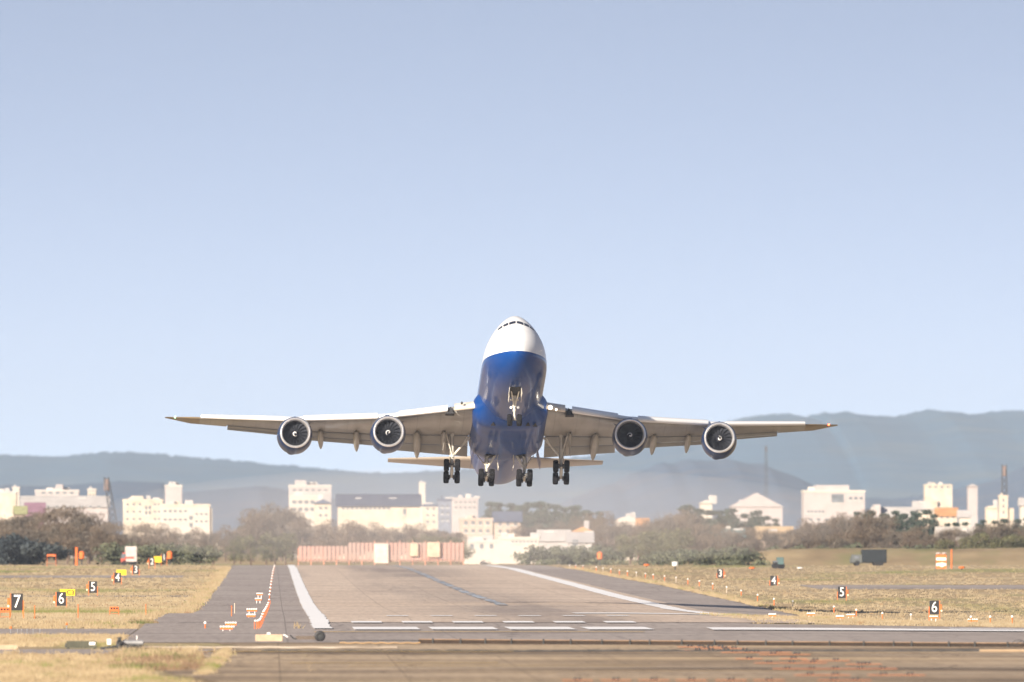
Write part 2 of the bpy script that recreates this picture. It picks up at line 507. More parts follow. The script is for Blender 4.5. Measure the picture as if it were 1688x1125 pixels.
OCHRE = mat('ochre_roof', (0.50, 0.36, 0.22), 0.8, var=0.08, scale=0.5)
GLASSD = mat('window_glass', (0.17, 0.185, 0.21), 0.25, var=0.2, scale=0.7, spec=0.6)
FRAMEW = mat('window_frame', (0.6, 0.58, 0.55), 0.6)


def building(name, x0, x1, yt, d, wall, label, cat='building', roof='flat', rmat=None, dep=14, wins=None, yb=None, steps=None, extra=None):
    """a block whose front spans photograph columns x0..x1 at distance d with its eaves at row yt; wins: list of (cols, rows, x0, x1, y0, y1, w, h) in pixels"""
    cx = pX((x0+x1)/2, d); hw = m2((x1-x0)/2, d)
    yt += {'flat': 4, 'gable': 0.45*min(3.0, dep*0.25)*F/d, 'front': 0.6*hw*0.55*F/d, 'arch': 0.3*hw*F/d}[roof]   # rows were read at the roof line
    z0 = gz(cx, d)-0.3
    zt = pZ(yt, d)
    e = empty(name, (cx, d, z0), 0, label, cat)
    H = zt-z0
    b = MB().box(-hw, hw, 0, dep, 0, H)
    for (a0, a1, ya) in (steps or []):        # taller or wider wings joined to the block
        X0, X1 = pX(a0, d)-cx, pX(a1, d)-cx
        b.box(X0, X1, 0.6, dep-0.7, 0, pZ(ya, d)-z0)
    b.build('wall', wall, e)
    rmat = rmat or PALEROOF
    r = MB()
    if roof == 'flat':
        r.box(-hw-0.15, hw+0.15, -0.15, dep+0.15, H-0.35, H+0.25)
        r.box(-hw*0.5, -hw*0.2, dep*0.4, dep*0.7, H+0.25, H+0.9)
    elif roof == 'gable':      # ridge along x
        ov = 0.5; rh = min(3.0, dep*0.25)
        r.add([(-hw-ov, -ov, H), (hw+ov, -ov, H), (hw+ov, dep/2, H+rh), (-hw-ov, dep/2, H+rh), (-hw-ov, dep+ov, H), (hw+ov, dep+ov, H)], [(0, 1, 2, 3), (3, 2, 5, 4), (0, 3, 4), (1, 5, 2), (0, 4, 5, 1)])
    elif roof == 'front':      # gable facing the runway
        ov = 0.5; rh = hw*0.55
        r.add([(-hw-ov, -ov, H), (hw+ov, -ov, H), (0, -ov, H+rh), (-hw-ov, dep+ov, H), (hw+ov, dep+ov, H), (0, dep+ov, H+rh)], [(0, 1, 2), (3, 5, 4), (0, 2, 5, 3), (1, 4, 5, 2), (0, 3, 4, 1)])
    elif roof == 'arch':
        n = 12
        rg = [[(hw*math.cos(math.pi*k/n)*1.02, y, H+hw*0.5*math.sin(math.pi*k/n)) for k in range(n+1)] for y in (-0.3, dep+0.3)]
        r.loft(rg, True, True)
    r.build('roof', rmat, e)
    if x1-x0 > 18:         # plant and tanks on or against the roof
        rq = random.Random(int(x0*7+yt))
        for k_ in range(1+int((x1-x0)/28)):
            xx = rq.uniform(-hw*0.85, hw*0.7); q = rq.uniform(1.0, 2.4); hh_ = rq.uniform(0.3, 1.0)
            yy = rq.uniform(dep*0.3, dep*0.6)
            rise = (0.3 if roof == 'flat' else 1.6)
            MB().cbox(xx, xx+q, yy, yy+q*0.8, H-0.1, H+rise+hh_, 0.06).build('roof_unit', PALEROOF if k_ % 2 else GREYW, e)
    for (nc, nr, a0, a1, y0, y1, ww, wh) in (wins or []):
        proto = None
        for i in range(nc):
            for j in range(nr):
                xx = pX(a0+(a1-a0)*(i+0.5)/nc, d)-cx; zz = pZ(y0+(y1-y0)*(j+0.5)/nr, d)-z0
                W_, H_ = m2(ww, d)/2, m2(wh, d)/2
                if proto is None:
                    proto = MB().box(-W_, W_, -0.06, 0.10, -H_, H_).build('window', GLASSD, e)
                    f = MB().box(-W_-0.15, W_+0.15, -0.16, 0.1, -H_-0.18, -H_-0.003).build('sill', FRAMEW, proto)
                    proto.location = (xx, 0, zz)
                else:
                    w_ = proto.copy(); COL.objects.link(w_); w_.parent = e; w_.location = (xx, 0, zz)
                    s_ = f.copy(); COL.objects.link(s_); s_.parent = w_
    return e


building('warehouse', -8, 27, 808, 4700, CREAM, 'pale cream warehouse cut off by the left picture edge', roof='flat', dep=20)
building('water_tower_house', 21, 32, 800, 4900, WHITEW, 'small white tower block rising just right of the leftmost cream warehouse', roof='flat', dep=8)
building('long_shed', 36, 178, 828, 4400, PINKW, 'very long low pinkish white shed at the far left behind bare trees', roof='gable', rmat=PALEROOF, dep=18, wins=[(9, 1, 45, 170, 832, 840, 5, 3)])
building('factory', 58, 130, 805, 5300, PINKW, 'pale factory with stepped white roofs behind the long low shed', roof='flat', dep=20, steps=[(92, 104, 799)], wins=[(5, 1, 66, 124, 808, 818, 6, 4)])
building('office_tower', 145, 158, 803, 4800, CREAM, 'narrow cream tower block left of the dark leaning mast', roof='flat', dep=10, wins=[(2, 3, 146, 157, 807, 825, 3, 3)])
building('cottage', 25, 42, 842, 4000, BEIGE, 'small house with yellowish green gable roof at far left among trees', 'house', roof='gable', rmat=mat('moss_roof', (0.30, 0.30, 0.16), 0.8), dep=8)
building('barn', 43, 72, 838, 4050, MAROON, 'dull maroon barn among the bare trees at far left', 'barn', roof='gable', rmat=MAROON, dep=10)
building('apartment_block', 203, 268, 821, 4150, CREAM, 'large cream block touching the right side of the leaning mast', roof='flat', rmat=CREAM, dep=18, steps=[(216, 236, 818)], wins=[(3, 3, 205, 236, 826, 862, 4, 4), (2, 3, 252, 266, 826, 862, 4, 4), (2, 2, 238, 250, 833, 850, 4, 6)])
building('apartment_block', 264, 346, 829, 4000, WHITEW, 'bright white and cream block with rounded vault roof left of the runway', roof='flat', rmat=CREAM, dep=20, steps=[(320, 350, 838)], wins=[(5, 2, 268, 310, 836, 864, 5, 4), (3, 2, 320, 344, 842, 866, 4, 4), (1, 2, 312, 318, 848, 872, 6, 7)])
building('grain_store', 272, 300, 797, 5200, PINKW, 'hazy pale block standing behind the bright white vault roofed block', roof='flat', dep=14)
building('hotel', 476, 546, 797, 5000, PINKW, 'hazy white upper storeys with slate band behind the windowed school', roof='flat', rmat=PALEROOF, dep=16, steps=[(486, 505, 792)], wins=[(6, 1, 480, 542, 805, 812, 6, 4)])
building('school', 477, 522, 814, 4300, WHITEW, 'white school building with two rows of dark square windows', 'school', roof='flat', rmat=WHITEW, dep=12, wins=[(4, 2, 480, 520, 822, 846, 7, 6)])
building('hall', 518, 546, 826, 4200, CREAM, 'cream hall with dark slate gable roof right of the windowed school', roof='front', rmat=SLATE, dep=16, wins=[(2, 2, 524, 542, 832, 856, 5, 5)])
building('hangar', 557, 692, 826, 4100, CREAM, 'biggest long cream hangar standing behind the red and white runway end fence', 'hangar', roof='gable', rmat=SLATE, dep=24, wins=[(11, 1, 562, 644, 834, 843, 5, 4), (1, 1, 648, 686, 838, 850, 5, 10)])
building('annex', 698, 722, 829, 4150, CREAM, 'narrow cream annex between the long hangar and the slate grey block', roof='flat', rmat=SLATE, dep=12, wins=[(2, 3, 700, 720, 834, 866, 4, 4)])
building('office_block', 722, 744, 820, 4180, mat('slate_wall', (0.17, 0.20, 0.27), 0.7), 'slate grey office block right of the cream hangar', roof='flat', rmat=SLATE, dep=14, wins=[(2, 3, 725, 742, 830, 862, 4, 4)])
building('clinic', 745, 788, 818, 4500, PINKW, 'plain pinkish white block right of the slate grey office block', roof='flat', rmat=PINKW, dep=12, wins=[(5, 2, 748, 786, 824, 842, 4, 4)])
building('shop', 691, 701, 792, 5600, WHITEW, 'tiny white far block above the hangar roof', roof='flat', dep=8)
building('apartment_block', 758, 812, 852, 3950, BEIGE, 'beige apartment block with tall dark balconies below the landing wheels', roof='flat', rmat=BEIGE, dep=12, wins=[(4, 2, 762, 810, 856, 882, 6, 6)])
building('apartment_block', 815, 858, 853, 3980, BEIGE, 'narrower beige block with a slate hipped stair right of the balconied block', roof='gable', rmat=SLATE, dep=10, wins=[(3, 2, 818, 856, 858, 882, 5, 6)])
building('factory', 765, 822, 888, 3560, WHITEW, 'low white workshop at the right end of the runway end fence', roof='flat', rmat=PALEROOF, dep=10, wins=[(3, 1, 770, 818, 892, 910, 6, 8)])
building('terminal', 822, 888, 883, 3600, WHITEW, 'low white building with one row of seven small dark windows', roof='flat', rmat=WHITEW, dep=12, wins=[(7, 1, 842, 886, 890, 897, 4, 3)])
building('store', 889, 938, 884, 3650, GREYW, 'low plain grey store beside the white building with seven windows', roof='gable', rmat=PALEROOF, dep=10)
building('cottage', 946, 976, 872, 3850, BEIGE, 'tan house with orange tiled gable roof above the grey store', 'house', roof='front', rmat=TILE, dep=9, wins=[(2, 1, 950, 972, 878, 886, 4, 5)])
building('cottage', 938, 976, 887, 3640, GREYW, 'grey house with one blue window near the right runway edge', 'house', roof='gable', rmat=GREYW, dep=9, wins=[(1, 1, 942, 954, 890, 900, 9, 10)])
building('gymnasium', 1016, 1052, 856, 4000, WHITEW, 'white domed gymnasium standing alone right of the landing gear', roof='arch', rmat=WHITEW, dep=18)
building('garage', 1052, 1068, 862, 3990, mat('rose_wall', (0.42, 0.22, 0.22), 0.8), 'small rose red garage leaning on the white domed gymnasium', 'garage', roof='gable', rmat=TILE, dep=8)
building('cottage', 1154, 1174, 827, 4600, WHITEW, 'little bright white house on top of the wooded rise', 'house', roof='front', rmat=WHITEW, dep=8)
building('greenhouse', 1205, 1290, 822, 5600, PINKW, 'hazy pale greenhouse block with sloping roof left of the pink hospital', roof='front', rmat=PINKW, dep=18, wins=[(6, 1, 1212, 1284, 828, 836, 6, 5)])
building('cottage', 1194, 1226, 880, 3800, GREYW, 'grey shed with teal roof in the right hand trees', 'shed', roof='gable', rmat=TEAL, dep=8)
building('barn', 1250, 1306, 880, 3800, BEIGE, 'barn with glowing ochre roof in the right hand trees', 'barn', roof='gable', rmat=OCHRE, dep=14)
building('hospital', 1325, 1426, 806, 4700, PINKW, 'largest pinkish white block on the right with one blue recess', 'hospital', roof='flat', rmat=WHITEW, dep=20, steps=[(1345, 1400, 800)], wins=[(7, 1, 1330, 1422, 852, 862, 6, 4), (3, 1, 1398, 1424, 812, 832, 5, 5), (1, 1, 1366, 1396, 812, 832, 20, 14), (5, 1, 1330, 1360, 840, 848, 4, 4)])
building('villa', 1525, 1570, 796, 5900, CREAM, 'plain cream villa set highest on the right hand hill', 'villa', roof='flat', rmat=CREAM, dep=12, wins=[(4, 1, 1528, 1568, 799, 807, 5, 4)])
building('villa', 1596, 1612, 800, 5900, PINKW, 'small pinkish villa right of the highest cream villa', 'villa', roof='front', rmat=PINKW, dep=9)
building('house_row', 1508, 1548, 834, 4800, CREAM, 'cream house with stepped roof under the highest villa', 'house', roof='gable', rmat=PALEROOF, dep=10, steps=[(1528, 1546, 826)], wins=[(3, 1, 1510, 1527, 838, 846, 3, 4)])
building('house_row', 1545, 1578, 845, 4700, CREAM, 'low cream house with orange tiled roof on the right', 'house', roof='gable', rmat=TILE, dep=10, wins=[(3, 1, 1548, 1576, 849, 857, 4, 4)])
building('house_row', 1582, 1600, 848, 4600, WHITEW, 'small white house left of the pale tower on the right', 'house', roof='gable', rmat=PALEROOF, dep=8)
building('chimney_house', 1626, 1645, 836, 4700, CREAM, 'cream house touching the left side of the pale tower', 'house', roof='arch', rmat=CREAM, dep=9)
building('office_tower', 1648, 1662, 814, 4750, CREAM, 'pale narrow tower below the antenna mast at far right', roof='flat', rmat=CREAM, dep=8, steps=[(1658, 1672, 838)], wins=[(1, 3, 1651, 1658, 820, 850, 3, 5)])
building('villa', 1683, 1700, 828, 4800, WHITEW, 'white villa cut off by the right picture edge', 'villa', roof='gable', rmat=PALEROOF, dep=9)
building('warehouse', 1548, 1602, 881, 3700, PINKW, 'low warehouse with whitish sloped roof behind the right hand shrubs', roof='gable', rmat=WHITEW, dep=16)
building('warehouse', 1440, 1508, 846, 4600, PINKW, 'low pinkish shed between the hospital and the cream houses', roof='gable', rmat=PALEROOF, dep=12, steps=[(1441, 1452, 832)])

# ------------------------------------------------------------------ masts
STEEL = mat('mast_steel', (0.10, 0.11, 0.13), 0.6, 0.3)


def mast(x, yt, d, lean, wbase, wtop, label, drum=1.3):
    X = pX(x, d); z0 = gz(X, d); H = pZ(yt, d)-z0
    e = empty('lattice_mast', (X, d, z0), 0, label, 'mast')
    for sx in (-1, 1):
        for sy in (-1, 1):
            MB().tube([(sx*wbase, sy*wbase, 0), (lean*H+sx*wtop, sy*wtop, H)], 0.16, 5).build('leg', STEEL, e)
    b = MB(); n = 14
    for k in range(n):
        t0, t1 = k/n, (k+1)/n
        w0, w1 = wbase+(wtop-wbase)*t0, wbase+(wtop-wbase)*t1
        for s_ in (-1, 1):
            b.tube([(lean*H*t0-s_*w0, -w0, H*t0), (lean*H*t1+s_*w1, -w1, H*t1)], 0.09, 4)
            b.tube([(lean*H*t0-s_*w0, w0, H*t0), (lean*H*t1+s_*w1, w1, H*t1)], 0.09, 4)
            b.tube([(lean*H*t0+s_*w0, -w0, H*t0), (lean*H*t1+s_*w1, w1, H*t1)], 0.09, 4)
    b.build('bracing', STEEL, e)
    a = MB(); a.lathe([(H-3.4, wtop*drum*0.9), (H-3.2, wtop*drum), (H-0.6, wtop*drum), (H-0.4, wtop*drum*0.8)], 10, 'z', (lean*H*0.98, 0, 0), True)
    a.build('antenna_drum', mat('mast_brown', (0.22, 0.16, 0.15), 0.7), e)
    return e


mast(197, 787, 4250, -0.16, 1.1, 0.55, 'dark leaning lattice mast in front of the cream blocks at left')
mast(1656, 766, 4900, 0.0, 1.0, 0.6, 'upright grey antenna mast standing above the pale tower at far right')
mast(1263, 735, 9500, 0.0, 1.0, 0.5, 'faint thin mast on the hazy hillside right of the engines', 0.9)

# ------------------------------------------------------------------ trees and shrubs
BARK = mat('bark', (0.16, 0.115, 0.09), 0.9, var=0.2, scale=2)


def leafmat(name, a, b, sc=0.7):
    m = mat(name, a, 0.9, col2=b, scale=sc, spec=0.15, detail=2)
    return m


L_BARE = [leafmat('twig_brown', (0.175, 0.135, 0.10), (0.095, 0.075, 0.058)), leafmat('twig_mauve', (0.155, 0.128, 0.105), (0.085, 0.075, 0.062))]
L_PINE = [leafmat('pine_green', (0.085, 0.11, 0.085), (0.04, 0.06, 0.055))]
L_OLIVE = [leafmat('olive_leaf', (0.155, 0.15, 0.075), (0.075, 0.08, 0.045))]
L_BUSH = [leafmat('bush_green', (0.15, 0.155, 0.095), (0.075, 0.088, 0.06))]
L_DARK = [leafmat('dark_leaf', (0.06, 0.07, 0.07), (0.03, 0.04, 0.05))]


def crown_mesh(name, seed, blobs, n, size, mt, droop=0.0, twig=False):
    """leaf-sized faces scattered through a set of ellipsoids (cx, cy, cz, rx, ry, rz)"""
    r = np.random.RandomState(seed)
    vol = np.array([b[3]*b[4]*b[5] for b in blobs]); pr = vol**0.75; pr = pr/pr.sum()
    bi = r.choice(len(blobs), n, p=pr)
    B = np.array(blobs)[bi]
    u = r.normal(size=(n, 3)); u /= np.linalg.norm(u, axis=1)[:, None]
    rad = r.uniform(0, 1, n)**0.45
    c = B[:, :3]+u*rad[:, None]*B[:, 3:6]
    a = r.normal(size=(n, 3)); a /= np.linalg.norm(a, axis=1)[:, None]
    if twig: a[:, 2] = np.abs(a[:, 2])+0.7; a /= np.linalg.norm(a, axis=1)[:, None]
    b = r.normal(size=(n, 3)); b -= (b*a).sum(1)[:, None]*a; b /= np.linalg.norm(b, axis=1)[:, None]
    s1 = size*r.uniform(0.6, 1.5, n)[:, None]*(1.9 if twig else 1.0)
    s2 = size*r.uniform(0.4, 0.9, n)[:, None]*(0.42 if twig else 1.0)
    P = np.stack([c-a*s1-b*s2*0.3, c-a*s1*0.1-b*s2, c+a*s1, c+a*s1*0.1+b*s2], axis=1).reshape(-1, 3)
    P[:, 2] = np.maximum(P[:, 2], 0.02)
    me = bpy.data.meshes.new(name)
    me.from_pydata(P.tolist(), [], [(4*i, 4*i+1, 4*i+2, 4*i+3) for i in range(n)])
    me.materials.append(mt)
    return me


def blobs_for(kind, seed):
    r = random.Random(seed); out = []
    if kind in ('bare', 'olive'):
        for k in range(15):
            a = r.uniform(0, 6.28); q = r.uniform(0.3, 3.0); z = r.uniform(2.2, 8.2)
            q *= 1.0 if z < 6 else 0.6
            s_ = r.uniform(0.9, 1.9)
            out.append((q*math.cos(a), q*math.sin(a), z, s_, s_, s_*r.uniform(0.6, 1.1)))
    elif kind == 'pine':
        for k in range(16):
            z = r.uniform(2.5, 10.2); q = (11-z)*0.26*r.uniform(0.2, 1); a = r.uniform(0, 6.28); s_ = r.uniform(0.7, 1.5)*(1.25-z/14)
            out.append((q*math.cos(a), q*math.sin(a), z, s_*1.3, s_*1.3, s_*0.75))
    else:
        for k in range(11):
            a = r.uniform(0, 6.28); q = r.uniform(0, 2.0); z = r.uniform(0.4, 1.9); s_ = r.uniform(0.5, 1.0)
            out.append((q*math.cos(a)*1.3, q*math.sin(a), z*(1.1-q*0.2), s_*1.2, s_, s_*0.8))
    return out


def trunk_mesh(kind, seed):
    r = random.Random(seed*7+1); b = MB()
    H = 8.5 if kind != 'pine' else 10.5
    b.tube([(0, 0, -0.3), (0.05, 0.03, H*0.3), (r.uniform(-.3, .3), 0.1, H*0.6), (r.uniform(-.4, .4), 0, H*0.95)], [0.24, 0.19, 0.11, 0.03], 6)
    for k in range(9):
        z = H*r.uniform(0.22, 0.75); a = r.uniform(0, 6.28); L = r.uniform(1.4, 3.0)
        up = 1.1 if kind != 'pine' else 0.1
        b.tube([(0, 0, z), (L*0.5*math.cos(a), L*0.5*math.sin(a), z+L*0.35*up), (L*math.cos(a), L*math.sin(a), z+L*up)], [0.09, 0.06, 0.02], 4)
    return b.mesh('trunk', BARK)


PROTO = {}
for kind, nv, n, size, mats_ in (('bare', 4, 2600, 0.17, L_BARE), ('olive', 3, 2000, 0.19, L_OLIVE), ('pine', 3, 2000, 0.21, L_PINE), ('bush', 3, 900, 0.16, L_BUSH), ('dark', 2, 1300, 0.17, L_DARK)):
    for v in range(nv):
        sd = hash((len(kind), v)) % 1000+ord(kind[0])+v*17
        cm = crown_mesh('crown', sd, blobs_for(kind, sd), n, size, mats_[v % len(mats_)], twig=(kind == 'bare'))
        PROTO[kind, v] = (cm, trunk_mesh(kind, sd) if kind in ('bare', 'olive', 'pine') else None)
NV = {'bare': 4, 'olive': 3, 'pine': 3, 'bush': 3, 'dark': 2}
HT = {'bare': 9.2, 'olive': 9.2, 'pine': 11.0, 'bush': 2.6, 'dark': 2.6}
NAME = {'bare': 'bare_tree', 'olive': 'leafy_tree', 'pine': 'pine_tree', 'bush': 'green_bush', 'dark': 'dark_shrub'}


def tree(kind, x, yt, d, wide=1.0, label='', group=None):
    X = pX(x, d); z = gz(X, d)
    h = max(1.0, pZ(yt, d)-z)
    s_ = h/HT[kind]
    v = rng.randrange(NV[kind])
    cm, tm = PROTO[kind, v]
    if tm:
        e = empty(NAME[kind], (X, d, z), rng.uniform(0, 6.28), label, 'tree' if kind in ('bare', 'olive', 'pine') else 'bush', group)
        for nm, me in (('crown', cm), ('trunk', tm)):
            o = bpy.data.objects.new(nm, me); COL.objects.link(o); o.parent = e
    else:
        e = bpy.data.objects.new(NAME[kind], cm); COL.objects.link(e)
        e.location = (X, d, z); e.rotation_euler = (0, 0, rng.uniform(-0.4, 0.4))
        tag(e, label, 'bush', group)
    e.scale = (s_*wide*rng.uniform(0.9, 1.15), s_*wide, s_)
    return e


def row(kind, x0, x1, n, tops, d0, d1, look, place, wide=1.0, jit=6, group=None):
    """n plants of one kind across photograph columns x0..x1; tops = [(column, row)] of the canopy"""
    xs = sorted(x0+(x1-x0)*(i+0.5+rng.uniform(-0.45, 0.45))/n for i in range(n))
    cat = {'bush': 'bush', 'dark': 'shrub'}.get(kind, 'tree')
    for i, x in enumerate(xs):
        yt = float(np.interp(x, [t[0] for t in tops], [t[1] for t in tops]))+rng.uniform(-jit, jit)
        lab = f'{look}, {ORD[i]} from left {place}'
        tree(kind, x, yt, rng.uniform(d0, d1), wide, lab, group or f'{look} {place}')


row('bare', -8, 175, 13, [(0, 850), (40, 846), (110, 838), (175, 852)], 3850, 4000, 'brown bare tree', 'in the grove at the far left edge', 1.15)
row('bare', -6, 180, 11, [(0, 872), (90, 862), (180, 872)], 3500, 3700, 'low brown bare tree', 'in the front row at the far left', 1.35)
row('dark', 2, 72, 4, [(0, 880), (35, 880), (70, 888)], 3400, 3440, 'wide dark evergreen shrub', 'on the field edge at far left', 1.0, 2)
row('bare', 170, 390, 15, [(170, 858), (215, 872), (260, 862), (300, 872), (330, 878), (390, 868)], 3700, 3900, 'mauve brown bare tree', 'before the cream blocks', 1.15)
row('bush', 180, 330, 5, [(180, 893), (330, 893)], 3330, 3420, 'low green bush', 'along the field edge left of the shoulder', 1.3, 3)
row('pine', 385, 440, 4, [(385, 862), (440, 860)], 3900, 4000, 'dark pine', 'below the hazy gap left of the school', 1.2)
row('bare', 400, 500, 8, [(400, 850), (440, 836), (465, 826), (500, 858)], 3800, 4000, 'tall brown bare tree', 'left of the school windows', 1.2)
row('olive', 350, 480, 7, [(350, 893), (400, 882), (480, 880)], 3420, 3560, 'olive green small tree', 'at the left rear corner of the runway', 1.2)
row('bare', 490, 600, 9, [(490, 868), (530, 862), (560, 868), (600, 862)], 3600, 3800, 'grey brown bare tree', 'left of the hangar behind the runway end fence', 1.3)
row('bare', 585, 760, 13, [(585, 864), (640, 872), (680, 862), (700, 868), (760, 874)], 3650, 3850, 'soft brown bare tree', 'below the hangar front', 1.25)
row('olive', 680, 770, 5, [(680, 884), (770, 884)], 3500, 3600, 'olive bush tree', 'between the hangar and the runway end fence', 1.2)
row('pine', 800, 990, 17, [(800, 826), (822, 822), (850, 830), (880, 822), (930, 830), (960, 832), (990, 842)], 4150, 4400, 'blue green pine', 'in the wood behind the landing wheels', 1.15, 4)
row('bare', 850, 1010, 11, [(850, 866), (940, 862), (1010, 850)], 3900, 4000, 'thin brown bare tree', 'in front of the pine wood', 1.1)
row('bush', 874, 1010, 8, [(874, 898), (940, 896), (1010, 900)], 3340, 3420, 'dark green bush', 'in the hedge behind the runway right corner', 1.1, 3)
row('bare', 1000, 1150, 13, [(1000, 862), (1060, 866), (1100, 845), (1150, 850)], 3750, 3950, 'hazy brown bare tree', 'right of the white domed gymnasium', 1.2)
row('olive', 1020, 1130, 7, [(1020, 880), (1100, 868), (1130, 876)], 3450, 3600, 'olive green tree', 'below the domed gymnasium right of the runway', 1.3)
row('bush', 1060, 1250, 8, [(1060, 905), (1250, 900)], 3300, 3360, 'low dark green bush', 'along the right field edge', 1.4, 3)
row('pine', 1120, 1280, 13, [(1120, 832), (1145, 828), (1180, 836), (1240, 838), (1280, 850)], 4150, 4400, 'hazy dark pine', 'on the wooded rise with the little white house', 1.2, 4)
row('bare', 1140, 1340, 16, [(1140, 862), (1200, 866), (1260, 876), (1340, 862)], 3650, 3850, 'dense brown bare tree', 'between the domed gymnasium and the pink hospital', 1.2)
row('bare', 1320, 1470, 12, [(1320, 868), (1380, 848), (1470, 852)], 3800, 4000, 'rusty brown bare tree', 'in front of the pink hospital', 1.2)
row('pine', 1405, 1600, 13, [(1405, 842), (1440, 838), (1500, 842), (1525, 836), (1560, 856), (1600, 858)], 4000, 4200, 'dull green pine', 'below the cream houses on the right', 1.15, 4)
row('bare', 1460, 1700, 16, [(1460, 870), (1530, 878), (1600, 868), (1700, 862)], 3600, 3800, 'shadowy brown bare tree', 'below the pale tower at far right', 1.25)
row('olive', 1560, 1700, 7, [(1560, 890), (1620, 878), (1700, 882)], 3400, 3550, 'broad olive tree', 'behind the orange checkered hut', 1.5)
row('bush', 1270, 1560, 9, [(1270, 898), (1560, 896)], 3400, 3450, 'dusty green bush', 'behind the parked box truck', 1.3, 3)
row('pine', 1600, 1700, 6, [(1600, 858), (1640, 855), (1700, 850)], 4250, 4400, 'far green pine', 'at the foot of the pale tower', 1.15, 4)

# ------------------------------------------------------------------ airfield furniture
ORANGE = mat('orange_paint', (0.78, 0.17, 0.03), 0.6, var=0.1, scale=1.5)
RUST = mat('rusty_orange', (0.55, 0.15, 0.045), 0.8, var=0.2, scale=2)
BLACK = mat('sign_black', (0.018, 0.018, 0.022), 0.6, var=0.2, scale=2)
WHITE = mat('white_paint', (0.82, 0.80, 0.78), 0.5, var=0.05, scale=2)
YELLOW = mat('yellow_sign', (0.85, 0.55, 0.02), 0.5, var=0.06, scale=2)
LENS = mat('lamp_lens', (0.85, 0.72, 0.50), 0.3, var=0.05, scale=3)
DARKM = mat('dark_metal', (0.04, 0.042, 0.045), 0.6, var=0.2, scale=3)
OLIVE = mat('olive_drab', (0.085, 0.085, 0.06), 0.65, var=0.18, scale=2)
GREYM = mat('grey_metal', (0.35, 0.35, 0.36), 0.5, 0.5)
BLOCK = mat('block_concrete', (0.50, 0.38, 0.26), 0.9, var=0.12, scale=2)


def distance_sign(num, xc, yb, d, side, label):
    w, h = 0.92, 1.33
    X = pX(xc, d); zb = pZ(yb, d); zg = gz(X, d)
    e = empty('distance_sign', (X, d, min(zg, zb-0.05)), 0, label, 'sign', 'black runway distance signs')
    z0 = zb-e.location.z
    MB().cbox(-w/2, w/2, 0, 0.16, z0, z0+h, 0.015).build('panel', BLACK, e)
    t = text_mesh(num, 1.46, 'numeral', 0.012); t.transform(Matrix.Scale(0.82, 4, (1, 0, 0)))
    o = bpy.data.objects.new('numeral', t); t.materials.append(WHITE); COL.objects.link(o); o.parent = e
    o.location = (0, -0.02, z0+h/2)
    for sx in (-1, 1):
        MB().box(sx*(w/2+0.05)-0.035, sx*(w/2+0.05)+0.035, 0.03, 0.13, -0.2, z0+h*(1.0 if sx == side else 0.55)).build('post', ORANGE, e)
    x0 = side*(w/2+0.2)
    MB().cbox(x0-0.10, x0+0.10, 0.02, 0.3, z0+0.30, z0+0.95, 0.03).build('lamp_box', RUST if side > 0 else ORANGE, e)
    MB().lathe([(-0.01, 0.02), (-0.012, 0.10), (0.05, 0.11)], 10, 'y', (x0+side*0.03, 0, z0+0.34), True).build('lamp_lens', LENS, e)
    return e


for n_, x, yb, d in (('7', 28.3, 1006.5, 1346), ('6', 101.2, 998.8, 1651), ('5', 153.5, 977.6, 1956), ('4', 194, 960.8, 2261), ('3', 224, 946.7, 2566), ('2', 250.6, 933, 2871), ('1', 270.6, 925, 3176)):
    distance_sign(n_, x, yb, d, -1, f'black sign with white number {n_} standing in the grass left of the runway')
for n_, x, yb, d in (('6', 1540.5, 1013, 1651), ('5', 1388, 986.3, 1956), ('4', 1275.5, 966, 2261), ('3', 1187.5, 953, 2566)):
    distance_sign(n_, x, yb, d, 1, f'black sign with white number {n_} standing in the grass right of the runway')


def yellow_sign(x0, x1, y0, y1, d, label, txt=None):
    X = pX((x0+x1)/2, d); zb = pZ(y1, d); zg = gz(X, d)
    e = empty('taxiway_sign', (X, d, min(zg, zb-0.1)), 0, label, 'sign', 'yellow taxiway signs')
    z0 = zb-e.location.z; hw = m2((x1-x0)/2, d); h = m2(y1-y0, d)
    MB().cbox(-hw, hw, 0, 0.2, z0, z0+h, 0.02).build('panel', YELLOW, e)
    for sx in (-0.7, 0.7): MB().box(sx*hw-0.04, sx*hw+0.04, 0.06, 0.14, -0.2, z0-0.003).build('leg', DARKM, e)
    if txt:
        t = text_mesh(txt, h*0.95, 'lettering', 0.012); t.materials.append(BLACK)
        o = bpy.data.objects.new('lettering', t); COL.objects.link(o); o.parent = e; o.location = (hw*0.38, -0.02, z0+h*0.48)


yellow_sign(99, 124, 971.5, 982.5, 1790, 'yellow sign reading C3 half hidden behind the number 6 sign', 'C3')
yellow_sign(192, 208.6, 939.5, 948.5, 2420, 'blank looking yellow sign above the left number 4 sign')
yellow_sign(253.5, 266.5, 917.5, 927.5, 3000, 'yellow sign squeezed between the left number 2 and number 1 signs')


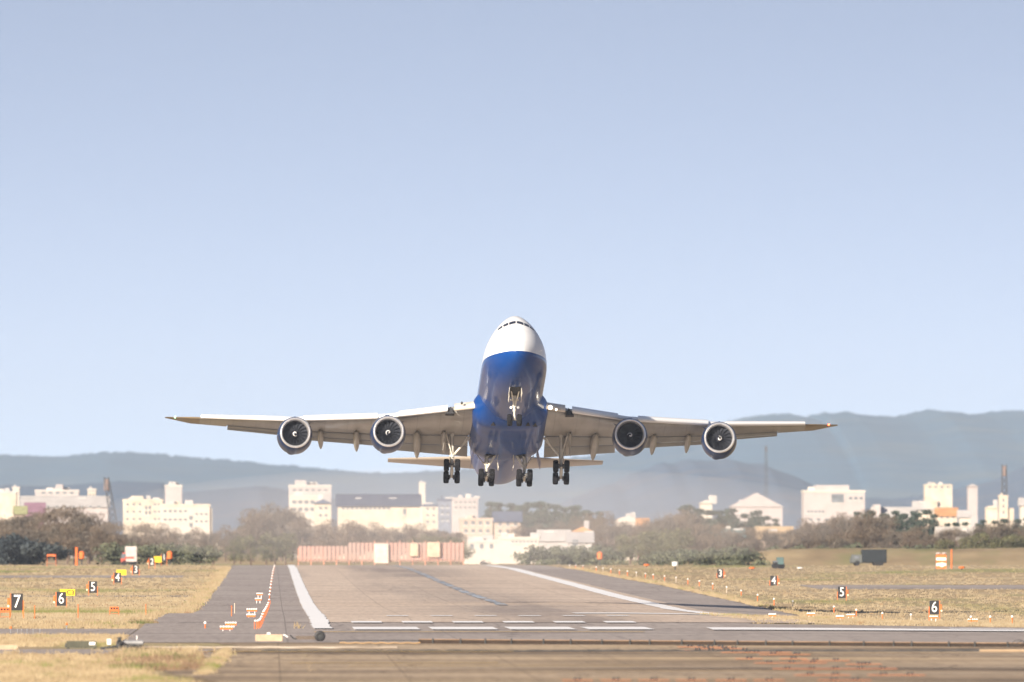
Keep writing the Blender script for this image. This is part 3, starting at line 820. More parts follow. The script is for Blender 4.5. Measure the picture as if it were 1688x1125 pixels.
def approach_unit(x, yt, d, label, w=0.75):
    """orange approach slope light box on four legs"""
    X = pX(x, d); zg = gz(X, d)
    e = empty('slope_light', (X, d, zg), 0, label, 'light unit', 'orange slope light units')
    zt = max(0.5, pZ(yt, d)-zg)
    MB().cbox(-w/2, w/2, 0, 0.9, zt-0.28, zt, 0.03).build('housing', ORANGE, e)
    b = MB()
    for k in range(3): b.lathe([(-0.012, 0.0), (-0.012, 0.085), (0.02, 0.09)], 10, 'y', (-w*0.3+k*w*0.3, 0, zt-0.14), False)
    b.build('lens', BLACK, e)
    MB().box(-w/2-0.08, w/2+0.08, 0.02, 0.85, zt-0.38, zt-0.30).build('tray', RUST, e)
    for sx in (-1, 1):
        for yy in (0.05, 0.8):
            MB().tube([(sx*(w/2+0.03), yy, -0.2), (sx*w/2*0.95, yy, zt-0.33)], 0.035, 6).build('leg', ORANGE, e)
    MB().tube([(-w/2, 0.05, zt*0.25), (w/2, 0.05, zt*0.25)], 0.025, 6).build('brace', RUST, e)


approach_unit(188.5, 1000.5, 1420, 'orange slope light box on legs in the grass right of the number 6 sign')
approach_unit(8, 1002, 1330, 'orange slope light box on legs touching the number 7 sign', 0.8)
approach_unit(85, 914, 3100, 'far orange light box with white top at the left field edge', 1.6)


def stake(x, y0, y1, d, mt, label, r=0.035, name='marker_stake', cap=None, group=None, cat='stake'):
    X = pX(x, d); zg = gz(X, d); zt = max(zg+0.3, pZ(y0, d))
    b = MB().tube([(0, 0, -0.2), (0, 0, zt-zg)], r, 6)
    if cap is None:
        b.lathe([(zt-zg-0.02, r*1.5), (zt-zg+0.04, r*1.5), (zt-zg+0.07, r*0.6)], 6, 'z', cap=True)
        o = b.build(name, mt, None, True, (X, d, zg))
        return tag(o, label, cat, group)
    e = empty(name, (X, d, zg), 0, label, cat, group)
    b.build('post', mt, e)
    h = zt-zg
    MB().lathe([(h, r*1.1), (h+0.02, r*1.9), (h+0.11, r*2.1), (h+0.16, r*1.6), (h+0.19, r*0.5)], 8, 'z', cap=True).build('lamp_cap', cap, e, True)
    return e


G_ = 'orange marker stakes in the left grass'
stake(57.5, 1000, 1022, 1330, ORANGE, 'thin orange stake between the number 7 and number 6 signs', group=G_)
stake(129, 998, 1020, 1340, ORANGE, 'thin orange stake left of the orange box on legs', group=G_)
stake(240.5, 998, 1016, 1370, ORANGE, 'thin orange stake at the right end of the left grass', group=G_)
stake(38, 991, 1013, 1400, ORANGE, 'thin orange stake just behind the number 7 sign', group=G_)
stake(126.5, 903, 915, 3300, ORANGE, 'far orange stake at the left field edge', 0.25, group=G_)
stake(110, 1031, 1044, 1215, GREYM, 'grey stake with orange cap at the left road edge', 0.04, cap=ORANGE, group=G_)
stake(18, 1041, 1053, 1180, GREYM, 'grey stake with orange cap at the lower left picture edge', 0.04, cap=ORANGE, group=G_)
for k, x in enumerate((29, 36, 45, 55, 66)):
    stake(x, 1044, 1053, 1170, GREYM, f'{ORD[k]} from the left of the short thin grey stakes in the lower left grass', 0.025, group='short grey stakes', name='grey_stake')
stake(382, 1000, 1020, 1400, ORANGE, 'yellowish orange stake left of the light bars on the shoulder', 0.04, group=G_)
stake(387, 996, 1012, 1480, WORN_P, 'pale stake behind the yellowish orange stake on the shoulder', 0.04, group=G_)
stake(338.5, 1029, 1039, 1240, ORANGE, 'short orange light post with white top on the left shoulder', 0.05, cap=WHITE, name='edge_light', cat='light post', group='single edge lights')


def light_bar(x0, x1, y, d, label, hgt=None):
    """orange approach light bar with white lamps along its top"""
    X = pX((x0+x1)/2, d); zg = gz(X, d); hw = m2((x1-x0)/2, d)
    zt = max(0.22, pZ(y, d)-zg) if hgt is None else hgt
    e = empty('light_bar', (X, d, zg), 0, label, 'light bar', 'orange and white light bars')
    MB().cbox(-hw, hw, -0.06, 0.06, zt-0.16, zt-0.02, 0.015).build('beam', ORANGE, e)
    n = 5
    for k in range(n):
        MB().lathe([(zt-0.018, 0.085), (zt+0.06, 0.10), (zt+0.10, 0.05)], 8, 'z', (-hw*0.86+k*hw*0.43, 0, 0), True).build('lamp', WHITE, e, True)
    for sx in ((-0.55, 0.55) if hw > 0.3 else (0,)):
        MB().tube([(sx*hw, 0, -0.2), (sx*hw, 0, zt-0.15)], 0.04, 6).build('leg', WHITE, e)


light_bar(363, 384, 1034, 1205, 'nearest orange and white light bar on the left shoulder')
light_bar(371.5, 390, 1027.5, 1250, 'second nearest light bar just behind the nearest one on the left shoulder')
light_bar(407, 421, 1014, 1370, 'third light bar up the shoulder beside the crowded row of orange posts')
light_bar(407, 424, 1005, 1440, 'fourth light bar up the shoulder beside the crowded row of orange posts')
light_bar(421, 431, 987.5, 1750, 'fifth light bar up the left shoulder')
light_bar(423.5, 433, 979, 1850, 'farthest of the light bars up the left shoulder')
light_bar(1331, 1343.5, 1012, 1560, 'light bar at the pointed right corner of the shoulder')
light_bar(1396.5, 1409, 1014, 1580, 'light bar between two posts under the right number 5 sign')
light_bar(1596, 1612, 1022, 1500, 'light bar right of the right number 6 sign')
light_bar(1533, 1546, 1017, 1560, 'light bar directly under the right number 6 sign')
light_bar(1268, 1279, 1029, 1400, 'low white light bar at the road edge below the pointed right corner', 0.35)
light_bar(1379, 1391, 1031, 1400, 'low white light bar at the road edge below the right number 5 sign', 0.35)

# the crowded row of posts along the left shoulder and the row along the right edge
for i in range(13):
    t = i/12.0
    d = 1228+t*t*500
    x = 421.5+(444-421.5)*(t**0.75)
    X = pX(x, d); zg = gz(X, d)
    e = empty('edge_light', (X, d, zg), 0, f'orange post with white cap, {ORD[i]} from the near end of the crowded row', 'light post', 'crowded row of orange posts on the left shoulder')
    h = 0.60-0.12*t
    for sx in (-0.085, 0.085):
        MB().tube([(sx, 0, -0.2), (sx, 0, h-0.02)], 0.028, 6).build('post', ORANGE, e)
    MB().lathe([(h-0.018, 0.10), (h+0.05, 0.11), (h+0.10, 0.06)], 8, 'z', (0, 0, 0), True).build('lamp_cap', WHITE, e, True)
for i in range(12):
    d = 1860+i*95; x = 444.5+i*0.75
    X = pX(x, d); zg = gz(X, d)
    stake(x, HY-(0.42+zg-HC)*F/d, 0, d, RUST, f'faint pinkish light post, {ORD[i]} from near end of the thin far left row', 0.06, name='edge_light', cap=WHITE, cat='light post', group='thin far row of light posts on the left shoulder')
er = [(1601, 1026), (1633, 1028), (1669, 1030), (1502, 1018), (1455, 1015), (1412, 1012), (1375, 1011), (1307, 1008), (1276, 1006), (1249, 1004), (1222, 1001), (1198, 998), (1175, 995), (1153, 991), (1134, 987), (1114.5, 982.5), (1095.5, 978.5), (1077, 974.5), (1064, 971), (1049, 966.5), (1034.5, 963.5), (1021, 961), (1007, 957), (994, 954), (983, 951), (961, 946), (949, 944), (939, 942)]
er.sort(reverse=True)
for i, (x, yc) in enumerate(er):
    d = 1395+max(0, (1669-x))*1.15 if x > 1270 else 1855+(1270-x)*3.3
    d = min(d, 3150)
    X = pX(x, d); zg = gz(X, d)
    yt = HY-(zg+0.62-HC)*F/d
    stake(x, yt, 0, d, ORANGE if i % 4 != 3 else WORN_P, f'light post with white cap, {ORD[i]} from right along the right runway edge', 0.05, name='edge_light', cap=WHITE, cat='light post', group='light posts along the right runway edge')

# runway end fence and antenna array, far end
RED_F = mat('array_red', (0.44, 0.23, 0.19), 0.8, col2=(0.36, 0.25, 0.22), scale=0.15)
d = 3420; Xa, Xb = pX(492, d), pX(764, d); zg = gz(20, d)
e = empty('antenna_array', ((Xa+Xb)/2, d, zg), 0, 'wide red and white landing antenna fence across the far runway end', 'antenna array')
hw = (Xb-Xa)/2
b = MB()
n = 40
for i in range(n):
    x = -hw+2*hw*(i+0.5)/n
    b.box(x-0.33, x+0.33, 0, 0.12, 0.95, 4.5-(0.7 if i < 12 else 0))
b.build('mesh_panel', RED_F, e)
for i in range(14):
    x = -hw+2*hw*i/13
    MB().tube([(x, 0.2, -0.3), (x, 0.2, 4.9 if i > 5 else 3.4)], 0.11, 6).build('post', mat('array_orange', (0.58, 0.26, 0.17), 0.7), e)
MB().box(-hw, hw, 0.3, 0.42, 0.7, 1.0).build('rail', mat('array_beam', (0.50, 0.33, 0.26), 0.8), e)
for (xa, xb, mt, z0, z1) in ((617, 641, mat('cabinet_cream', (0.62, 0.52, 0.46), 0.6), 0.4, 4.3), (676, 690, mat('cabinet_tan', (0.60, 0.42, 0.30), 0.6), 1.8, 4.4), (704, 726, mat('cabinet_tan', (0.60, 0.42, 0.30), 0.6), 1.6, 4.6)):
    X0, X1 = pX(xa, d)-(Xa+Xb)/2, pX(xb, d)-(Xa+Xb)/2
    MB().cbox(X0, X1, -0.7, -0.05, z0, z1, 0.15).build('equipment_cabinet', mt, e)


def road_vehicle(x0, x1, yt, d, body, cab, label, name, cat, cabside=-1, stripe=None, boxfrac=0.68, rz=0.12):
    """box truck seen from the side: body box, cab, windscreen, wheels"""
    cx = pX((x0+x1)/2, d); L = m2(x1-x0, d); zg = gz(cx, d); H = max(2.0, pZ(yt, d)-zg)
    e = empty(name, (cx, d, zg), rz, label, cat)
    s_ = cabside
    xa, xb = sorted((s_*(L/2-L*(1-boxfrac)), -s_*L/2))
    MB().cbox(xa, xb, -1.1, 1.1, 0.75, H, 0.06).build('cargo_box', body, e)
    xa, xb = sorted((s_*L/2, s_*(L/2-L*(1-boxfrac)+0.12)))
    hc = H*0.68
    MB().loft([[(xa, -1, 0.6), (xb, -1, 0.6), (xb, 1, 0.6), (xa, 1, 0.6)], [(xa, -1, 1.3), (xb, -1, 1.3), (xb, 1, 1.3), (xa, 1, 1.3)],
               [(xa+(0.35 if s_ < 0 else 0), -0.92, hc), (xb-(0.35 if s_ > 0 else 0), -0.92, hc), (xb-(0.35 if s_ > 0 else 0), 0.92, hc), (xa+(0.35 if s_ < 0 else 0), 0.92, hc)]], True, True).build('cab', cab, e)
    xm = (xa+xb)/2
    MB().box(xm-0.45, xm+0.45, -1.02, -0.94, 1.4, hc-0.25).build('side_window', GLASSD, e)
    MB().box(-L/2, L/2, -0.8, 0.8, 0.5, 0.74).build('chassis', DARKM, e)
    for xw in (-L*0.33, L*0.20, L*0.34):
        for yy in (-1.0, 0.75):
            MB().lathe([(0, 0.1), (0, 0.5), (0.25, 0.5), (0.25, 0.1)], 14, 'y', (xw, yy, 0.5), True).build('wheel', BLACK, e)
    if stripe:
        MB().box(-L*0.3, L*0.3, -1.13, -1.105, 1.3, 1.7).build('stripe', stripe, e)
    return e


road_vehicle(1402, 1461, 906, 3250, mat('truck_teal', (0.012, 0.018, 0.024), 0.7), mat('cab_grey', (0.11, 0.12, 0.12), 0.6), 'parked dark blue green box truck with grey cab on the right field', 'box_truck', 'truck')
road_vehicle(200, 225, 901, 3280, mat('van_white', (0.55, 0.50, 0.48), 0.5), mat('fire_red', (0.55, 0.12, 0.08), 0.5), 'small white and red airfield vehicle parked at the left field edge', 'service_van', 'van', stripe=mat('fire_red', (0.55, 0.12, 0.08), 0.5), boxfrac=0.72)
road_vehicle(1275, 1291, 919, 3000, TEAL, DARKM, 'dark vehicle with teal cover parked on the right field', 'pickup_truck', 'truck', boxfrac=0.6)

# orange checkered hut with two white dishes
d = 3000; X = pX(1552, d); zg = gz(X, d)
e = empty('antenna_hut', (X, d, zg), 0, 'orange and white checkered hut with two white dishes on the roof', 'hut')
hw = m2(8, d); H = pZ(915, d)-zg
b = MB()
for k_ in range(5):
    b.cur = k_ % 2
    b.box(-hw, hw, 0, 1.8, H*k_/5+(0 if k_ else 0), H*(k_+1)/5-0.002)
b.build('wall', [ORANGE, WHITE], e)
for sx in (-1, 1):
    MB().lathe([(0, 0.12), (0.25, 0.45), (0.30, 0.50), (0.33, 0.45), (0.40, 0.1)], 12, 'z', (sx*hw*0.6, 0.5, H), True).build('dish', WHITE, e, True)
MB().lathe([(-0.05, 0.05), (-0.06, 0.4), (0.1, 0.42)], 12, 'y', (0.1, 0, H*0.28), True).build('round_lamp', WHITE, e)
X = pX(1569, d)
stake(1569, 907, 0, d, ORANGE, 'tall thin orange and white pole beside the checkered hut', 0.12, name='marker_pole', cat='pole')
for (x, yt, dd, lab) in ((1240, 935, 2900, 'orange round topped marker left of the far dark vehicle'), (1319, 936, 2900, 'white round topped marker right of the far dark vehicle'), (1066, 930, 3100, 'orange marker at the far right corner of the shoulder'), (989, 910, 3250, 'small orange beacon before the dark hedge'), (1113, 926, 2900, 'white light box on a post right of the runway'), (1586, 934, 2900, 'low orange marker right of the checkered hut'), (135, 909, 3250, 'white marker in the left field behind the orange stake'), (280, 909, 3250, 'orange marker right of the number 1 sign')):
    X = pX(x, dd); zg = gz(X, dd); h = max(0.5, pZ(yt, dd)-zg)
    e = empty('field_marker', (X, dd, zg), 0, lab, 'marker')
    MB().tube([(0, 0, -0.2), (0, 0, h*0.5)], 0.12, 6).build('post', DARKM, e)
    MB().lathe([(h*0.45, 0.15), (h*0.5, 0.5), (h*0.9, 0.55), (h, 0.25)], 10, 'z', cap=True).build('marker_head', ORANGE if 'orange' in lab else WHITE, e, True)

# ------------------------------------------------------------------ near edge of the apron: low wall, pipe, arresting gear
WALL = mat('wall_brown', (0.042, 0.026, 0.018), 0.9, col2=(0.02, 0.014, 0.011), scale=0.5)
CURB = mat('wall_coping', (0.30, 0.19, 0.115), 0.9, var=0.15, scale=0.6)


def wall_z(X): return gz(X, 1063)


xs = [pX(x, 1063) for x in (690, 800, 950, 1100, 1250, 1400, 1550, 1700, 1800)]
e = empty('low_wall', (xs[0], 1063, wall_z(xs[0])), 0, 'long low brown wall with dark posts across the near side of the apron road', 'wall')
ox, oz = xs[0], wall_z(xs[0])
w1, w2 = MB(), MB()
r1, r2 = [], []
for x in xs:
    z = wall_z(x)-oz; y = (x-ox)*(-1.05)
    r1.append([(x-ox, y, z-0.3), (x-ox, y, z+0.26), (x-ox, y+0.25, z+0.26), (x-ox, y+0.25, z-0.3)])
    r2.append([(x-ox, y-0.04, z+0.263), (x-ox, y-0.04, z+0.30), (x-ox, y+0.3, z+0.30), (x-ox, y+0.3, z+0.263)])
w1.loft(r1, True, True).build('wall', WALL, e)
w2.loft(r2, True, True).build('coping', CURB, e)
for i in range(24):
    x = ox+0.6+i*1.72+rng.uniform(-0.4, 0.4)
    if x > xs[-1]: break
    MB().box(x-ox-0.045, x-ox+0.045, (x-ox)*-1.05-0.16, (x-ox)*-1.05-0.06, -0.1, 0.36+wall_z(x)-oz).build('post', DARKM, e)
b = MB(); pts = []
for i in range(30):
    x = pX(560+i*5, 1050); pts.append((x, 1064-i*0.02, gz(x, 1064)+0.20))
tag(b.tube(pts, 0.035, 6).build('support_cable', DARKM), 'dark cable stretched above the ground left of the brown wall', 'cable')
b = MB(); pts = []
for i in range(40):
    x = pX(560+i*3.4, 1058); pts.append((x, 1058, gz(x, 1058)+0.09+0.02*math.sin(i)))
tag(b.tube(pts, 0.04, 6).build('brake_tape', mat('strap_ochre', (0.42, 0.27, 0.13), 0.8)), 'ochre strap lying along the ground left of the brown wall', 'strap')
b = MB(); pts = []
for i in range(46):
    x = pX(236+i*9.3, 1012); pts.append((x, 1012-0.1*i, gz(x, 1012-0.1*i)+0.12+0.015*math.sin(i*0.9)))
tag(b.tube(pts, [0.065]*46, 8).build('water_pipe', mat('pipe_white', (0.46, 0.40, 0.33), 0.7, col2=(0.17, 0.13, 0.10), scale=0.35)), 'long white water pipe lying across the left front of the apron', 'pipe')
b = MB(); pts = []
for i in range(110):
    x = pX(430+i*12, 990); pts.append((x, 990, gz(x, 990)+0.05+0.012*math.sin(i*1.7)))
tag(b.tube(pts, [0.055+0.035*abs(math.sin(i*0.63+math.sin(i))) for i in range(110)], 6).build('drain_hose', DARKM), 'thin black hose winding along the apron in front of the wall', 'hose')
b = MB(); pts = []
for i in range(20):
    x = pX(1615+i*8, 985); pts.append((x, 985, gz(x, 985)+0.1))
tag(b.tube(pts, 0.09, 8).build('water_pipe', mat('pipe_tan', (0.36, 0.26, 0.165), 0.7)), 'short tan pipe at the lower right picture edge', 'pipe')
b = MB()
for q in range(3):
    pts = [(pX(1662+i*3+q*6, 1020), 1020+q*0.1, gz(50, 1020)+0.08+0.42*math.sin(math.pi*i/12)*(1-q*0.2)) for i in range(13)]
    b.tube(pts, 0.02, 5)
tag(b.build('loose_cable', DARKM), 'tangle of thin dark cable arching beside the wall at right', 'cable')

# arresting gear cabinet
d = 1010; X = pX(134.5, d); zg = gz(X, d)
e = empty('equipment_cabinet', (X, d, zg), 0, 'long olive green steel cabinet with a white label in the left grass', 'cabinet')
hw = m2(24.5, d); H = max(0.5, pZ(1061, d)-zg)
MB().cbox(-hw, hw, 0, 0.8, 0.08, H, 0.04).build('housing', OLIVE, e)
b = MB()
for k_ in range(11): b.box(-hw*0.95+k_*hw*0.19, -hw*0.95+k_*hw*0.19+0.025, -0.02, -0.002, 0.14, H-0.07)
b.build('rib', OLIVE, e)
MB().box(hw*0.52, hw*0.93, -0.035, -0.022, H-0.24, H-0.06).build('label_plate', WHITE, e)
MB().box(-hw-0.1, -hw-0.003, 0.1, 0.7, 0.12, H-0.14).build('end_cap', DARKM, e)
for sx in (-0.9, 0.9): MB().lathe([(0, 0.02), (0, 0.09), (0.1, 0.09), (0.1, 0.02)], 10, 'y', (sx*hw, 0.05, 0.09), True).build('roller', DARKM, e)
# pump and hydrant
d = 1012; X = pX(197, d); zg = gz(X, d)
e = empty('water_pump', (X, d, zg), 0, 'dark pump with valve wheel and grey tank right of the olive cabinet', 'pump')
MB().lathe([(0, 0.16), (0.12, 0.20), (0.4, 0.19), (0.5, 0.10), (0.62, 0.09), (0.63, 0.14), (0.7, 0.14), (0.72, 0.05)], 12, 'z', cap=True).build('valve_body', DARKM, e, True)
MB().lathe([(-0.03, 0.10), (-0.03, 0.16), (0.03, 0.16), (0.03, 0.10)], 14, 'y', (0, -0.22, 0.45)).build('valve_wheel', DARKM, e)
MB().lathe([(0.15, 0.05), (0.2, 0.17), (1.4, 0.17), (1.45, 0.05)], 14, 'x', (0, 0.3, 0.38), True).build('tank', GREYM, e, True)
b = MB().tube([(0.1, 0, 0.2), (0.5, -0.05, 0.12), (0.9, 0, 0.22), (1.3, 0.05, 0.10), (1.7, 0, 0.14)], 0.09, 7).tube([(-0.1, 0, 0.2), (-0.6, -0.05, 0.1), (-1.1, 0, 0.06)], 0.07, 7)
b.build('hose', DARKM, e, True)
for (x, y0, y1, dd, w_, lab) in ((180, 1053.5, 1063, 1035, 3.4, 'small white plate on a short post between the olive cabinet and the pump'), (443, 1043, 1052, 1105, 3.0, 'small white plate standing on the tan concrete block'),):
    X = pX(x, dd); zg = gz(X, dd)
    e = empty('marker_plate', (X, dd, zg), 0, lab, 'plate')
    z0, z1 = pZ(y1, dd)-zg, pZ(y0, dd)-zg
    hw = m2(w_, dd)
    MB().cbox(-hw, hw, 0, 0.06, z0, z1, 0.01).build('plate', WHITE, e)
    MB().box(-0.03, 0.03, 0.06, 0.1, -0.2, z1-0.05).build('post', DARKM, e)
X = pX(226, 1030)
stake(226, 1050, 1057, 1030, WHITE, 'short white post standing on the grey tank', 0.035, name='white_post', cat='post')
d = 1085; X = pX(443.5, d); zg = gz(X, d)
e = empty('anchor_block', (X, d, zg), 0, 'tan concrete anchor block near the big black tyre', 'block')
hw = m2(22.5, d)
MB().cbox(-hw, hw, 0, 1.0, -0.1, 0.46, 0.03).build('block', BLOCK, e)
MB().tube([(hw, 0.2, 0.42), (hw+0.18, 0.2, 0.40), (hw+0.32, 0.2, 0.28)], 0.05, 6).build('hook', WHITE, e)
d = 1085; X = pX(527.5, d); zg = gz(X, d)
e = empty('cable_carriage', (X, d, zg), 0, 'black tyre on a steel arm holding the cable near the runway end', 'tyre')
r_ = 0.35
MB().lathe([(-0.12, r_*0.5), (-0.13, r_*0.8), (-0.09, r_*0.97), (0, r_), (0.09, r_*0.97), (0.13, r_*0.8), (0.12, r_*0.5)], 24, 'y', (0, 0, r_), False).build('tyre', BLACK, e, True)
MB().lathe([(-0.06, 0.02), (-0.07, 0.12), (-0.05, r_*0.5), (0.08, r_*0.5), (0.08, 0.02)], 18, 'y', (0, 0, r_), True).build('hub', DARKM, e, True)
MB().box(-1.55, -0.28, 0.2, 0.3, 0.14, 0.36).build('arm', mat('arm_brown', (0.13, 0.10, 0.08), 0.8), e)
MB().tube([(-1.9, 0.2, 0.42), (-1.7, 0.2, 0.22), (-1.5, 0.2, 0.16)], 0.05, 6).build('arm_link', DARKM, e)
d = 1005; X = pX(14, d); zg = gz(X, d)
b = MB().cbox(-0.6, 0.58, 0, 0.5, -0.1, 0.30, 0.03)
o = b.build('kerb_block', BLOCK, None, False, (X, d, zg)); tag(o, 'low tan concrete block at the lower left picture edge', 'block')

# approach lamps on orange plates, right foreground
PLATE = mat('plate_orange', (0.62, 0.26, 0.13), 0.8, var=0.18, scale=1.2)
lamps = []
for y, xs_ in ((1067.5, (1137, 1155, 1171, 1188)), (1070, (1164, 1194, 1210)), (1073, (1150, 1172, 1197, 1228)), (1076.5, (1210, 1232, 1246, 1283)), (1080, (1274, 1313, 1314)), (1087, (1235, 1308)), (1090, (1344, 1378)), (1094, (1267, 1305, 1340)), (1096, (1418, 1430)), (1103.5, (1298, 1338, 1377, 1418, 1455)), (1114, (1335, 1377, 1456, 1500)), (1122.5, (952, 1015, 1078, 1140, 1205, 1268, 1374, 1410))):
    for x in xs_: lamps.append((x, y))
lamps.sort(key=lambda p: (-p[1], p[0]))
lp_plate = MB().cbox(-0.72, 0.72, -1.4, 1.4, 0.0, 0.02, 0.004).mesh('base_plate', PLATE)
lp_lamp = MB()
for sx in (-0.1, 0.1): lp_lamp.lathe([(0.015, 0.05), (0.06, 0.085), (0.12, 0.075), (0.14, 0.03)], 8, 'z', (sx, 0, 0), True)
lp_lamp = lp_lamp.mesh('lamp', DARKM, True)
rown = {}
for (x, y) in lamps: rown.setdefault(y, []).append(x)
rws = sorted(rown, reverse=True)
for (x, y) in lamps:
    d = 800.0
    for _ in range(30): d = F*(HC-gz(pX(x, d), d)-0.05)/(y-HY)
    ri, ci = rws.index(y), sorted(rown[y]).index(x)
    e = empty('apron_lamp', (pX(x, d), d, gz(pX(x, d), d)+0.07), 0, f'twin black lamp on orange plate, {ORD[ci]} from left in the {ORD[ri]} row from bottom', 'lamp', 'twin lamps on orange plates on the apron')
    for nm, me in (('base_plate', lp_plate), ('lamp', lp_lamp)):
        o = bpy.data.objects.new(nm, me); COL.objects.link(o); o.parent = e

# ------------------------------------------------------------------ the jet airliner (x to picture right, y aft, z up; nose tip near the origin)
def paint(name, blue_above=None):
    m = bpy.data.materials.new(name); m.use_nodes = True
    return m


BLUE = (0.0008, 0.050, 0.24)
BLUE_M = mat('gloss_blue', (0.001, 0.022, 0.09), 0.4, coat=0.4, var=0.06, scale=0.5, spec=0.15)
BLUE_F = mat('fairing_blue', (0.0008, 0.05, 0.24), 0.45, coat=0.28, var=0.08, scale=0.5, spec=0.1)
GREY_W = mat('wing_grey', (0.345, 0.335, 0.315), 0.38, var=0.08, scale=0.35, coat=0.2, stretch=(1, 0.3, 1))
_nt = GREY_W.node_tree; _b = _nt.nodes['Principled BSDF']
_src = _b.inputs['Base Color'].links[0].from_socket
_tc = _nt.nodes.new('ShaderNodeTexCoord'); _sp = _nt.nodes.new('ShaderNodeSeparateXYZ'); _nt.links.new(_tc.outputs['Object'], _sp.inputs[0])
for _ax, _w in (('X', 1.15), ('Y', 0.85)):       # skin panel seams
    _pp = _nt.nodes.new('ShaderNodeMath'); _pp.operation = 'PINGPONG'; _pp.inputs[1].default_value = _w; _nt.links.new(_sp.outputs[_ax], _pp.inputs[0])
    _src = mix(_nt, 1.0, _src, ramp(_nt, _pp.outputs[0], [(0.0, (0.66, 0.66, 0.66)), (0.05, (1, 1, 1))]), 'MULTIPLY')
_src = mix(_nt, 1.0, _src, ramp(_nt, noise(_nt, _tc.outputs['Object'], 0.9, (1, 0.12, 1)), [(0.35, (0.82, 0.80, 0.77)), (0.65, (1.05, 1.05, 1.05))]), 'MULTIPLY')
_nt.links.new(_src, _b.inputs['Base Color'])
FLAPG = mat('flap_grey', (0.30, 0.295, 0.28), 0.45, var=0.08, scale=0.5)
PODG = mat('pod_grey', (0.36, 0.345, 0.31), 0.4, var=0.06, scale=0.8, coat=0.3)
SLATW = mat('slat_white', (0.86, 0.86, 0.87), 0.28, var=0.02, scale=0.5, coat=0.4)
METAL = mat('bare_metal', (0.80, 0.80, 0.82), 0.30, 0.75, var=0.03, scale=0.6)
GEARW = mat('gear_white', (0.72, 0.68, 0.60), 0.4, var=0.12, scale=2)
GEARD = mat('gear_dark', (0.08, 0.08, 0.085), 0.5, var=0.2, scale=3)
TYRE = mat('tyre_rubber_black', (0.013, 0.013, 0.016), 0.85, spec=0.15, var=0.2, scale=3)
FAN = mat('fan_blade', (0.10, 0.11, 0.14), 0.30, 0.7, var=0.1, scale=2)
FANB = mat('fan_back', (0.01, 0.011, 0.018), 0.7)
SPINM = mat('spinner_dark', (0.02, 0.023, 0.035), 0.35)
DUCT = mat('inlet_duct', (0.13, 0.13, 0.145), 0.45, 0.3)
BROWNM = mat('tip_brown', (0.26, 0.20, 0.13), 0.4, var=0.1, scale=0.6)
BAY = mat('bay_dark', (0.03, 0.03, 0.035), 0.8)  # near-black for the painted shade of bays and gaps
COCKPIT = mat('cockpit_glass', (0.012, 0.014, 0.03), 0.06, var=0.1, scale=1, spec=0.8)
LAMP_ON = mat('landing_lamp', (1, 0.93, 0.8), 0.3, emit=(1.0, 0.86, 0.66, 3.5))
NAV_RED = mat('nav_red', (0.8, 0.08, 0.02), 0.3, emit=(1.0, 0.10, 0.03, 6.0))
NAV_GREEN = mat('nav_green', (0.3, 0.7, 0.4), 0.3, emit=(0.5, 1.0, 0.6, 3.0))

# fuselage paint: white crown over a glossy blue hull, split along a line that rises aft from under the nose
FUS = bpy.data.materials.new('fuselage_paint'); FUS.use_nodes = True
nt = FUS.node_tree; bs = nt.nodes['Principled BSDF']
tc = nt.nodes.new('ShaderNodeTexCoord')
sx_ = nt.nodes.new('ShaderNodeSeparateXYZ'); nt.links.new(tc.outputs['Object'], sx_.inputs[0])
mr = nt.nodes.new('ShaderNodeMapRange'); mr.inputs[1].default_value = 0; mr.inputs[2].default_value = 16; mr.inputs[3].default_value = -0.52; mr.inputs[4].default_value = 0.36
nt.links.new(sx_.outputs['Y'], mr.inputs[0])
sb = nt.nodes.new('ShaderNodeMath'); sb.operation = 'SUBTRACT'; nt.links.new(sx_.outputs['Z'], sb.inputs[0]); nt.links.new(mr.outputs[0], sb.inputs[1])
cl = ramp(nt, sb.outputs[0], [(0.0, BLUE), (0.02, (0.84, 0.84, 0.85))])
grime = ramp(nt, noise(nt, tc.outputs['Object'], 0.6, (1, 0.15, 1)), [(0.35, (0.90, 0.90, 0.90)), (0.7, (1, 1, 1))])
skin = mix(nt, 1.0, cl, grime, 'MULTIPLY')
fr = nt.nodes.new('ShaderNodeMath'); fr.operation = 'PINGPONG'; fr.inputs[1].default_value = 1.55; nt.links.new(sx_.outputs['Y'], fr.inputs[0])
seam = ramp(nt, fr.outputs[0], [(0.0, (0.62, 0.62, 0.62)), (0.035, (1, 1, 1))])
nt.links.new(mix(nt, 1.0, skin, seam, 'MULTIPLY'), bs.inputs['Base Color'])
bs.inputs['Roughness'].default_value = 0.3
bs.inputs['Coat Weight'].default_value = 0.34
bs.inputs['Specular IOR Level'].default_value = 0.12
bs.inputs['Coat Roughness'].default_value = 0.03
# skin of the hull is never perfectly flat: shallow panel waviness in the gloss
bp = nt.nodes.new('ShaderNodeBump'); bp.inputs['Strength'].default_value = 0.25; bp.inputs['Distance'].default_value = 0.05
nt.links.new(noise(nt, tc.outputs['Object'], 0.55, (1, 0.6, 1), detail=2), bp.inputs['Height'])
nt.links.new(bp.outputs[0], bs.inputs['Coat Normal'])

D0 = 1700.0
jet = empty('jet_airliner', (pX(853, D0), D0, pZ(570, D0)), 0, 'white and blue four engined jumbo jet in the air with landing gear down', 'aeroplane')
jet.rotation_euler = (R(-10.8), R(0.65), R(0.95))

